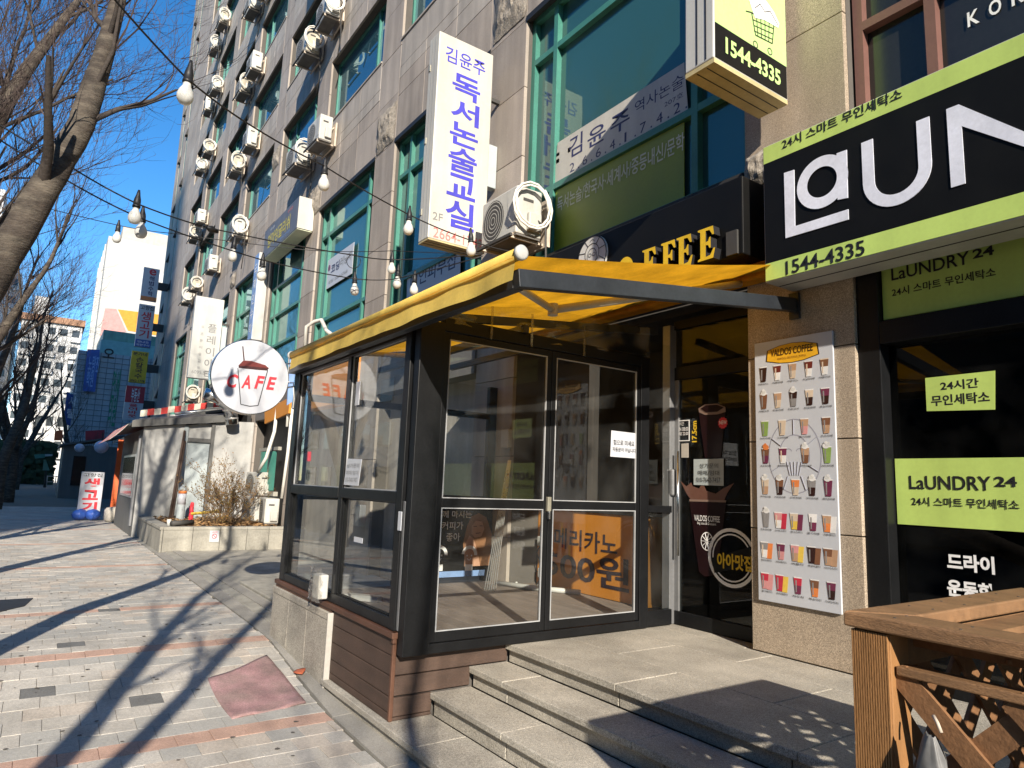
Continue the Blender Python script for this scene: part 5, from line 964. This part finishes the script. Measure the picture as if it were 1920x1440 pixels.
MB().box(-24.5, -18.8, 4.4, 4.5, .1, 3.3).build('back_wall', 'dark', sd)
for i in range(13):                                          # red and white striped flap over the eave
    u0, u1 = i/13, (i+1)/13
    MB().grid(1, 3, lambda u, v: (-18.92+.25*v*0, 1.9+1.95*(u0+(u1-u0)*u), 3.0+.46*(u0+(u1-u0)*u)-.0+(.16*(v))*1.0+.01*math.sin(i*2))).build('awning_stripe', 'stripe_red' if i % 2 else 'stripe_white', sd)
for i in range(8):
    x0 = -19.6-.55*i; MB().grid(1, 3, lambda u, v: (x0-.55*u, 1.75-.38*v, 2.86-.42*v-.03*math.sin(v*3))).build('awning_stripe', 'stripe_red' if i % 2 else 'stripe_white', sd)
dt = thing('exhaust_duct', (-18.2, 3.8, 3.1), 'shiny bent metal exhaust duct above the shed', 'duct'); dpts = [Vector((-18.4, 3.95, 2.95)), Vector((-18.4, 3.9, 3.25)), Vector((-18.35, 3.75, 3.48)), Vector((-18.3, 3.45, 3.62)), Vector((-18.3, 3.2, 3.66))]
MB().tube(dpts, .155, 14).build('duct', 'chrome', dt, True)
for p, q in zip(dpts[:-1], dpts[1:]): m_ = (p+q)/2; MB().tube([m_-(q-p)*.06, m_+(q-p)*.06], .165, 14).build('band', 'silver', dt)
pr = thing('pipe_rack', (-21, 4.1, 3.5), 'row of metal poles with white caps lying over the shed roof', 'poles')
for i in range(6): MB().tube([(-19.3-.75*i, 4.0, 3.55-.02*i), (-19.2-.75*i, 3.1-.02*i, 3.4-.04*i)], .03, 8).build('pole', 'silver', pr, True); MB().lathe([(.05, 0), (.05, .14)], (-19.2-.75*i, 3.1-.02*i, 3.4-.04*i), (0, -1, -.15), 10).build('cap', 'white_paint', pr)
fp = MB().tube([(-15.25, 2.32, .66), (-15.55, 2.75, .66)], .055, 10).build('foam_roll', 'ac_dark', None, True); tag(fp, 'grey foam roll lying on the planter edge', 'foam roll')
pcup = MB().lathe([(.032, 0), (.045, .13), (.04, .13), (.03, .01)], (-15.35, 2.28, .603), n=14).build('paper_cup', 'white_paint', None, True); tag(pcup, 'white paper cup standing on the planter corner', 'cup')
gp = thing('leaning_poles', (-18.4, 2.8, .55), 'two thin brown poles leaning on the shed wall', 'poles')
for i in range(2): MB().tube([(-17.9, 2.66+.05*i, .55), (-18.66, 2.90+.03*i, 2.72-.25*i)], .028, 8).build('pole', 'wood_clad', gp, True)
gc = thing('gas_cylinder', (-17.7, 2.85, .55), 'tall grey cylinder with a white and orange label by the shed', 'cylinder'); MB().lathe([(.085, 0), (.09, .03), (.09, .72), (.07, .78), (.03, .80), (.03, .84)], (-17.7, 2.85, .56), n=18).build('body', 'tarp_blue', gc, True); MB().lathe([(.092, .38), (.092, .66)], (-17.7, 2.85, .56), n=18).build('label', 'white_board', gc, True); MB().lathe([(.093, .63), (.093, .70)], (-17.7, 2.85, .56), n=18).build('label', 'cup_orange', gc, True)
cn = MB().lathe([(.07, 0), (.07, .03), (.05, .04), (.04, .42), (.02, .44)], (-17.5, 3.05, .56), n=14).build('red_cone', 'ink_red', None, True); tag(cn, 'red plastic cone beside the grey cylinder', 'cone')
yb = MB().tube([(-17.2, 3.0, .75), (-17.0, 3.35, .80), (-16.95, 3.6, .84)], [.035, .03, .06], 8).build('yellow_tool', 'cup_yellow', None, True); tag(yb, 'yellow plastic handle lying across the planter', 'tool')
gs = thing('green_shutters', (-17, 4.66, 1.3), 'pair of green curved shutters in the wall above the units', 'shutters')
for i in range(2): MB().grid(8, 2, lambda u, v: (-17.6+.68*i+.6*u, 4.56-.10*math.sin(math.pi*u), 1.34+.92*v)).build('shutter', 'teal', gs, True)
MB().box(-17.75, -16.1, 4.5, 4.6, 1.22, 1.32).build('sill', 'concrete', gs); MB().box(-17.75, -16.1, 4.52, 4.6, 2.28, 2.36).build('head', 'concrete', gs)
wp = MB().tube([(-16.2, 4.45, 3.4), (-16.1, 4.4, 2.7), (-16.2, 4.3, 2.1), (-16.45, 4.2, 1.75)], .04, 8).build('drain_hose', 'hose', None, True); tag(wp, 'wrapped white hose hanging down beside the green shutters', 'hose')
wp = MB().tube([(-15.2, 4.5, 3.2), (-15.25, 4.5, 2.2), (-15.35, 4.48, 1.2)], .035, 8).build('drain_hose', 'hose', None, True); tag(wp, 'frayed white pipe running down the pillar edge to the end unit', 'hose')
fx = MB().box(-13.95, -13.85, 4.50, 4.57, 2.0, 2.2).build('alarm_box', 'ink_red', None, bev=.01); tag(fx, 'small red alarm box on the stone pillar by the booth', 'alarm')
gm_ = MB().box(-11.0, -10.8, 4.45, 4.56, .9, 1.25).build('meter_box', 'grey_metal', None, bev=.01); tag(gm_, 'grey meter box on the pillar behind the booth', 'meter')
# orange tarp corner, lamps, restaurant board
ot = thing('orange_tarp_screen', (-25, 2.2, .1), 'bright orange tarpaulin screen beyond the shed', 'tarpaulin'); MB().grid(10, 10, lambda u, v: (-24.9+.06*mnoise.noise((u*4, v*4, 1)), 1.98+1.1*u, .3+2.35*v)).build('sheet', 'orange_tarp', ot, True); MB().tube([(-24.85, 2.2, .5), (-24.85, 2.22, .95)], .025, 6).build('clip', 'white_paint', ot)
ck = MB().lathe([(.16, 0), (.24, .06), (.25, .35), (.2, .42), (.05, .45)], (-24.5, 2.05, .11), n=16).build('sand_sack', 'leaf_dry', None, True); MATS['sack'] = None; ck.data.materials[0] = MATS['stucco']; tag(ck, 'squat beige sandbag at the foot of the orange screen', 'sandbag')
ab = thing('standing_sign', (-25.2, 1.45, .11), 'leaning white restaurant sign with red letters and blue weights', 'sign')
a, b = at_x(*(30+520/4.233, 640+1035/4.233), -25.2), at_x(*(30+665/4.233, 640+1360/4.233), -25.2)
MB().box(-25.32, -25.2, 1.12, 1.74, .22, 1.60).build('board', 'white_board', ab, bev=.01); text('고향집', 'ink_black', ab, (-25.2, 1.18, 1.45), Y1, Z1, .5, .11, .01)
for i, ch in enumerate('생고기'): text(ch, 'ink_red', ab, (-25.2, 1.22, 1.10-.37*i), Y1, Z1, .42, .31, .04)
for i in range(2): MB().grid(12, 12, lambda u, v: (-25.0+.20*math.cos(6.283*u)*math.sin(3.14*v), 1.2+.34*i+.22*math.sin(6.283*u)*math.sin(3.14*v)+.02*mnoise.noise((u*9, v*9, i)), .12+.17*(1-math.cos(3.14*v))+.02*mnoise.noise((u*7, v*7, 2+i)))).build('weight_bag', 'blue_bag', ab, True)
hut = thing('restaurant_front', (-30, 3, .1), 'dark timber restaurant front with a sloping eave beyond the orange screen', 'shop front')
for i in range(14): MB().box(-25.2-.5*i, -24.74-.5*i, 2.75, 2.82, .1, 2.5).build('plank', 'wood_clad', hut)
MB().add([(-25.6, 2.35, 2.75), (-32, 2.35, 2.75), (-32, 4.5, 3.5), (-25.6, 4.5, 3.5), (-25.6, 2.35, 2.85), (-32, 2.35, 2.85), (-32, 4.5, 3.6), (-25.6, 4.5, 3.6)], [(0,1,2,3),(4,7,6,5),(0,4,5,1),(1,5,6,2),(2,6,7,3),(3,7,4,0)]).build('eave', 'tarp_dark', hut); MB().box(-32, -24.9, 4.3, 4.5, .1, 3.4).build('back_wall', 'dark', hut)
for i, (px, py, d, r) in enumerate(((190, 838, 24.6, .23), (149, 840, 31, .2))):
    p = at_d(px, py, d); gl_ = thing('globe_lamp', p, ('white globe lamp hanging beside the orange screen', 'white globe lamp hanging further along under the dark restaurant eave')[i], 'lamp', 'globe lamps'); MB().lathe([(r*math.sin(math.pi*k/12)+.001, -r*math.cos(math.pi*k/12)) for k in range(13)], p, n=20).build('globe', 'globe', gl_, True); MB().tube([p+Vector((0, 0, r)), p+Vector((0, 0, r+.3))], .015, 6).build('stem', 'cable', gl_)
# ---------------------------------------------------------------- buildings down the street
wbld = thing('white_tower', (-78, 9, 0), 'tall plain white building with pink and orange mural triangles', 'building'); X = -78
MB().box(X-16, X, 3.1, 22, 0, 25.3).build('wall', 'white_wall', wbld); MB().box(X-15, X-.5, 4.3, 20, 25.3, 26.8).build('roof_block', 'stucco', wbld)
for i in range(5): MB().box(X-14+i*2.6, X-13.6+i*2.6, 3.0, 3.1, 4, 25.3).build('corner_fin', 'white_paint', wbld)
polyX([(187, 630), (197, 578), (218, 579), (237, 622)], X+.01, 'mural_pink', wbld, 'mural', .02); polyX([(221, 580), (300, 590), (300, 630), (240, 620)], X+.01, 'mural_orange', wbld, 'mural', .02)
tX('동아', 'ink_pale', wbld, X+.02, (263, 523), (312, 520), (263, 505), .03)
for k in range(6):
    MB().box(X, X+.01, 3.3, 21.8, 4+3.4*k, 4.03+3.4*k).build('panel_joint', 'ink_pale', wbld)
gb = thing('grid_building', (-58, 6, 0), 'grey building wrapped in a square tile grid with a teal top', 'building'); X = -58
MB().box(X-9, X, 1.4, 20, 0, 10.3).build('wall', 'tile_wall', gb); MB().box(X-8, X, 2.7, 20, 10.3, 11.3).build('parapet', 'apt_teal', gb); MB().box(X-8, X-.3, 2.8, 20, 11.3, 12.1).build('roof_cap', 'teal_pale', gb)
gr = MB()
for i in range(40): gr.box(X, X+.04, 1.4+.47*i, 1.43+.47*i, 0, 10.3)
for i in range(26): gr.box(X+.005, X+.045, 1.4, 20, .4*i, .4*i+.03)
o = gr.build('tile_grid', 'grid_line', gb); o['kind'] = 'stuff'
tX('오', 'ink_black', gb, X+.06, (192, 670), (214, 672), (192, 652), .02); tX('연세\n의원', 'ink_green', gb, X+.06, (200, 800), (214, 800), (200, 690), .02)
bsn = thing('blue_banner', (X+.3, 1.7, 5), 'tall blue banner sign on the grid clad building', 'sign'); polyX([(164, 655), (187, 656), (178, 735), (155, 733)], X+.3, 'sign_blue', bsn, 'panel', .1); tX('노량진\n학원', 'blue_pale', bsn, X+.42, (160, 725), (180, 727), (163, 665), .02)
bs2 = thing('blue_banner', (X+2, 1.2, 4), 'dark blue upright sign with white letters before the grid building', 'sign'); polyX([(125, 735), (138, 737), (132, 798), (118, 796)], -50, 'sign_blue', bs2, 'panel', .1)
a = at_x(128, 790, -49.85)
for i, ch in enumerate('고시텔'): text(ch, 'ink_white', bs2, (-49.85, a.y-.12, a.z+1.7-.75*i), Y1, Z1, .35, .6, .02)
rs = thing('red_shop_sign', (-48, 3, 3), 'dark red shop board under the grid building', 'sign'); polyX([(160, 808), (196, 806), (195, 826), (160, 828)], -47, 'sign_red', rs, 'panel', .1)
sp = thing('small_shop', (-46, 1.5, .1), 'small grey stone kiosk at the corner before the grid building', 'shop'); MB().box(-50, -44.5, 1.0, 3.6, .1, 3.0).build('wall', 'dark_wall', sp); MB().box(-44.55, -44.44, 1.5, 2.1, .8, 2.4).build('window', 'window_dark', sp); MB().add([(-44.2, .8, 2.9), (-50.2, .8, 2.9), (-50.2, 3.8, 3.6), (-44.2, 3.8, 3.6), (-44.2, .8, 3.0), (-50.2, .8, 3.0), (-50.2, 3.8, 3.7), (-44.2, 3.8, 3.7)], [(0,1,2,3),(4,7,6,5),(0,4,5,1),(1,5,6,2),(2,6,7,3),(3,7,4,0)]).build('roof', 'tarp_dark', sp)
ob2 = thing('orange_banner', (-45, .6, 3), 'small orange flag banner on the kiosk corner', 'banner'); polyX([(103, 808), (118, 806), (117, 826), (101, 826)], -45, 'orange_tarp', ob2, 'sheet', .02)
gcn = thing('green_canopy', (-52, -.5, 2.3), 'small green canopy over a pole in the distance', 'canopy'); polyX([(64, 853), (84, 852), (84, 858), (66, 860)], -55, 'teal', gcn, 'roof', 1.5); polyX([(84, 852), (98, 852), (98, 855), (84, 856)], -55, 'white_paint', gcn, 'roof', 1.2); polyX([(82, 862), (86, 862), (93, 882), (80, 882)], -54.5, 'teal_pale', gcn, 'flap', .1); MB().tube([at_x(86, 882, -55), at_x(85, 914, -55)], .06, 6).build('post', 'dark', gcn)
# apartment blocks
def apartment(name, label, X, ya, yb, h, nf, nc, roof=True, dep=14):
    t = thing(name, (X-dep/2, (ya+yb)/2, 0), label, 'building'); MB().box(X-dep, X, ya, yb, 0, h).build('wall', 'apt_wall', t)
    fh = h/nf; cw = (yb-ya)/nc
    for f in range(1, nf):
        for c in range(nc):
            y0 = ya+cw*(c+.18); MB().box(X, X+.06, y0, y0+cw*.62, f*fh+.9, f*fh+2.0).build('window', 'win_far', t)
            if c % 2 == 0: MB().box(X+.02, X+.5, ya+cw*(c+.1), ya+cw*(c+.95), f*fh, f*fh+.75).build('balcony', 'apt_wall', t)
    if roof: MB().box(X-dep-.3, X+.5, ya-.3, yb+.3, h, h+1.0).build('roof', 'apt_roof', t); MB().box(X-dep+2, X-2, ya+1.2, ya+3.2, h+1, h+4.4).build('lift_house', 'apt_wall', t)
    return t
apartment('apartment_block', 'white apartment block with brown roof edge behind the trees', -128, -4.8, 3.2, 24.5, 9, 5); apartment('apartment_block', 'white apartment tower with a flat top left of the brown roofed block', -134, -11.6, -5.9, 33, 11, 3, False); apartment('apartment_block', 'tall pale apartment tower with teal glazing at the end of the street', -124, -19, -9.0, 43, 14, 4, False)
apartment('apartment_block', 'grey apartment block down the street beyond the kiosk', -95, -1.2, 2.0, 8.5, 3, 3, False)
# towers behind the viewer, across the road: they shade the far footpath
def tower(label, x0, x1, y0, y1, h, nf):
    t = thing('apartment_tower', ((x0+x1)/2, (y0+y1)/2, 0), label, 'building'); MB().box(x0, x1, y0, y1, 0, h).build('wall', 'apt_wall', t)
    for f in range(nf):
        for c in range(4): a = x0+(x1-x0)*(c+.2)/4; MB().box(a, a+(x1-x0)*.14, y1, y1+.07, 1+h/nf*f, 2.6+h/nf*f).build('window', 'win_far', t)
tower('tall apartment tower across the road behind the viewer', 31, 33.7, -45, -19.5, 43, 14); tower('taller apartment tower beside the first one across the road', 8, 30.9, -45, -19.5, 51, 16)
ob_ = thing('reflected_block', (-9, -26, 0), 'unseen dark block across the road, added for the shop window to reflect', 'building'); MB().box(-22, 5, -34, -19, 0, 17).build('wall', 'reflected_dark', ob_)  # added opposite so the laundry glass mirrors a dark wall instead of sky
for f in range(5):
    for c in range(8): MB().box(-21+3.3*c, -18.9+3.3*c, -19, -18.93, 1.2+3.2*f, 3+3.2*f).build('window', 'win_far', ob_)
eb = thing('reflected_block', (60, 2, 0), 'unseen dark block behind the viewer, added to darken the door reflections', 'building'); MB().box(52, 66, -9, 16, 0, 19).build('wall', 'reflected_dark', eb)  # added out of view, kept dark to cut the milky reflection in the doors
for f in range(5):
    for c in range(7): MB().box(51.93, 52, -8+3.5*c, -5.6+3.5*c, 1.2+3.6*f, 3.2+3.6*f).build('window', 'win_far', eb)
ac2 = thing('corner_block', (-30, -24, 0), 'grey walk-up block across the road further down', 'building'); MB().box(-70, -29, -34, -18, 0, 16).build('wall', 'apt_wall', ac2)
for f in range(4):
    for c in range(9): MB().box(-68+4.2*c, -65.5+4.2*c, -18, -17.93, 1+3.5*f, 2.8+3.5*f).build('window', 'win_far', ac2)
# far street furniture
def cone(p, lb): o = MB().lathe([(.2, 0), (.2, .04), (.13, .05), (.03, .7), (.02, .72)], p, n=12).build('traffic_cone', 'cone', None, True); tag(o, lb, 'cone')
cone(at_z(74, 907, .0), 'orange traffic cone standing on the far road')
bl_ = MB().lathe([(.09, 0), (.09, .9), (.07, .95), (.02, .97)], at_z(83, 914, .1), n=10).build('bollard', 'dark', None, True); tag(bl_, 'black bollard at the end of the footpath', 'bollard')
fr = thing('metal_railing', (-50, .2, .1), 'low metal railing across the end of the footpath', 'railing')
p, q = at_z(86, 915, .1), at_z(118, 915, .1)
for h in (.5, .95): MB().tube([p+Vector((0, 0, h)), q+Vector((0, 0, h))], .03, 6).build('rail', 'grey_metal', fr)
for u in (0, .5, 1): MB().tube([p.lerp(q, u), p.lerp(q, u)+Vector((0, 0, 1))], .035, 6).build('post', 'grey_metal', fr)
hd = MB(); R = random.Random(3)
for i in range(2500): c = Vector((R.uniform(-85, -80), R.uniform(-9, 1.2), R.uniform(.2, 4.2))); e = Vector((0, R.uniform(-.3, .3), R.uniform(-.3, .3))); g3 = Vector((.1, -e.z, e.y)); hd.add([c-e, c+g3, c+e, c-g3], [(0, 1, 2, 3)])
o = hd.build('far_hedge', 'hedge'); tag(o, 'dark evergreen hedge at the far end of the street', 'hedge', kind='stuff')
# ---------------------------------------------------------------- wooden lattice enclosure in the foreground
WX, WY, WZ = -1.14, 2.03, 1.32; WX1, WY1 = .35, 3.34
we = thing('lattice_enclosure', (-.4, 2.7, -.02), 'orange brown wooden lattice enclosure beside the steps', 'enclosure')
def cornerpost(x, y):
    P = .118; b = MB().box(x+.005, x+P-.005, y+.006, y+P-.006, -.05, WZ-.045); o = b.build('post', 'wood_post', we, bev=.006)
    n = 15; r = MB()
    for i in range(n): w_ = (P-.012)/n; r.box(x+.006+w_*i, x+.006+w_*(i+.62), y-.002, y+.0065, -.05, WZ-.047)
    r.build('ribbed_face', 'wood_post', o)
for x in (WX, WX1-.118):
    for y in (WY, WY1-.118): cornerpost(x, y)
T = .042; B = .145
MB().poly((0, 0, WZ-T), X1, Y1, [(WX-.012, WY-.012), (WX1+.012, WY-.012), (WX1+.012-B, WY-.012+B), (WX-.012+B, WY-.012+B)], T).build('top_board', 'wood_orange', we, bev=.006); MB().poly((0, 0, WZ-T), X1, Y1, [(WX-.012, WY-.008), (WX-.016+B, WY-.008+B), (WX-.016+B, WY1-B), (WX-.012, WY1+.012)], T+.0015).build('top_board', 'wood_orange', we, bev=.006)
MB().poly((0, 0, WZ-T), X1, Y1, [(WX-.004, WY1+.012), (WX-.004+B, WY1+.008-B), (WX1-B, WY1+.008-B), (WX1+.012, WY1+.012)], T-.001).build('top_board', 'wood_orange', we, bev=.006); MB().poly((0, 0, WZ-T), X1, Y1, [(WX1+.012, WY), (WX1+.012, WY1), (WX1+.016-B, WY1-B), (WX1+.016-B, WY+B)], T+.001).build('top_board', 'wood_orange', we, bev=.006)
yi0, yi1, xi0, xi1 = WY+B-.02, WY1-B+.02, WX+B-.02, WX1-B+.02
for y in (yi0+.02, yi1-.02): MB().box(xi0, xi1, y-.03, y+.03, WZ-.085, WZ-.048).build('inner_rail', 'wood_slat', we)
for x in (xi0+.06,): MB().box(x-.05, x+.05, yi0, yi1, WZ-.079, WZ-.046).build('inner_rail', 'wood_orange', we); MB().box(x+.09, x+.17, yi0, yi1, WZ-.083, WZ-.05).build('inner_rail', 'wood_slat', we)
def lattice(O, U, W, w_, h_, step=.275, sw=.064, th=.013):
    O, U, W = Vector(O), Vector(U), Vector(W); N = U.cross(W)
    for sgn, lift in ((1, 0), (-1, th)):
        k = -int(h_/step)-1
        while k*step < w_+h_:
            c = k*step; pts = []                              # line u = c + sgn*v
            v0, v1 = 0, h_
            f_ = (lambda v: c+v) if sgn > 0 else (lambda v: c+h_-v-.0)
            vs = [v for v in (0, h_)]
            lo, hi = (max(0, -c), min(h_, w_-c)) if sgn > 0 else (max(0, c+h_-w_), min(h_, c+h_))
            if hi-lo > .08: a_, b_ = O+U*f_(lo)+W*lo+N*lift, O+U*f_(hi)+W*hi+N*lift; MB().bar(a_, b_, th, sw, N.cross((b_-a_).normalized())).build('slat', 'wood_slat', we)
            k += 1
lattice((WX+.118, WY+.05, .0), X1, Z1, WX1-WX-.236, WZ-.15)
lattice((WX+.05, WY1-.118, .0), -Y1, Z1, WY1-WY-.236, WZ-.15)
lattice((WX1-.05, WY+.118, .0), Y1, Z1, WY1-WY-.236, WZ-.15); lattice((WX1-.118, WY1-.05, .0), -X1, Z1, WX1-WX-.236, WZ-.15)
lattice((xi0+.22, yi0, WZ-.075), X1, Y1, xi1-xi0-.22, yi1-yi0, .16, .05, .01)
for z in (WZ-.155,): MB().box(WX+.118, WX1-.118, WY+.02, WY+.085, z, z+.025).build('rail', 'wood_orange', we, bev=.004); MB().box(WX+.02, WX+.085, WY+.118, WY1-.118, z, z+.11).build('rail', 'wood_orange', we, bev=.004)
for q_ in range(14):
    nx = WX+.12+.17*(q_//2); MB().lathe([(.004, 0), (.004, .0015)], (nx, WY+.025+.07*(q_ % 2), WZ), n=8).build('nail_head', 'ac_dark', we)
for q_ in range(8): MB().lathe([(.004, 0), (.004, .0015)], (WX+.03+.07*(q_ % 2), WY+.3+.22*(q_//2), WZ+.0015), n=8).build('nail_head', 'ac_dark', we)
un = make_ac('dark covered outdoor unit inside the wooden lattice enclosure', None, .9, .38, .75, False, False); un.location = (-.3, 2.85, .0)
for ch in un.children:
    if ch.data and ch.data.materials: ch.material_slots[0].link = 'OBJECT'; ch.material_slots[0].material = MATS['ac_dark']
p = at_y(1762, 1372, WY+.02); bag = thing('plastic_bag', p, 'crumpled grey plastic bag tied to the wooden lattice', 'bag')
def bagpt(u, v):
    a = 6.283*u; r = (.010+.05*min(1, (v*1.3)**.7))*(1+.35*mnoise.noise((math.cos(a)*2, math.sin(a)*2, v*4))); return (p.x+math.cos(a)*r*1.1, p.y-.05+math.sin(a)*r*.6, p.z-.30*v+.02*mnoise.noise((u*5, v*5, 7)))
MB().grid(28, 18, bagpt).build('film', 'bag_grey', bag, True); MB().tube([at_y(1750, 1342, WY+.005), at_y(1758, 1356, WY-.005), at_y(1765, 1374, WY-.01)], .005, 6).build('tie', 'bracket', bag, True)
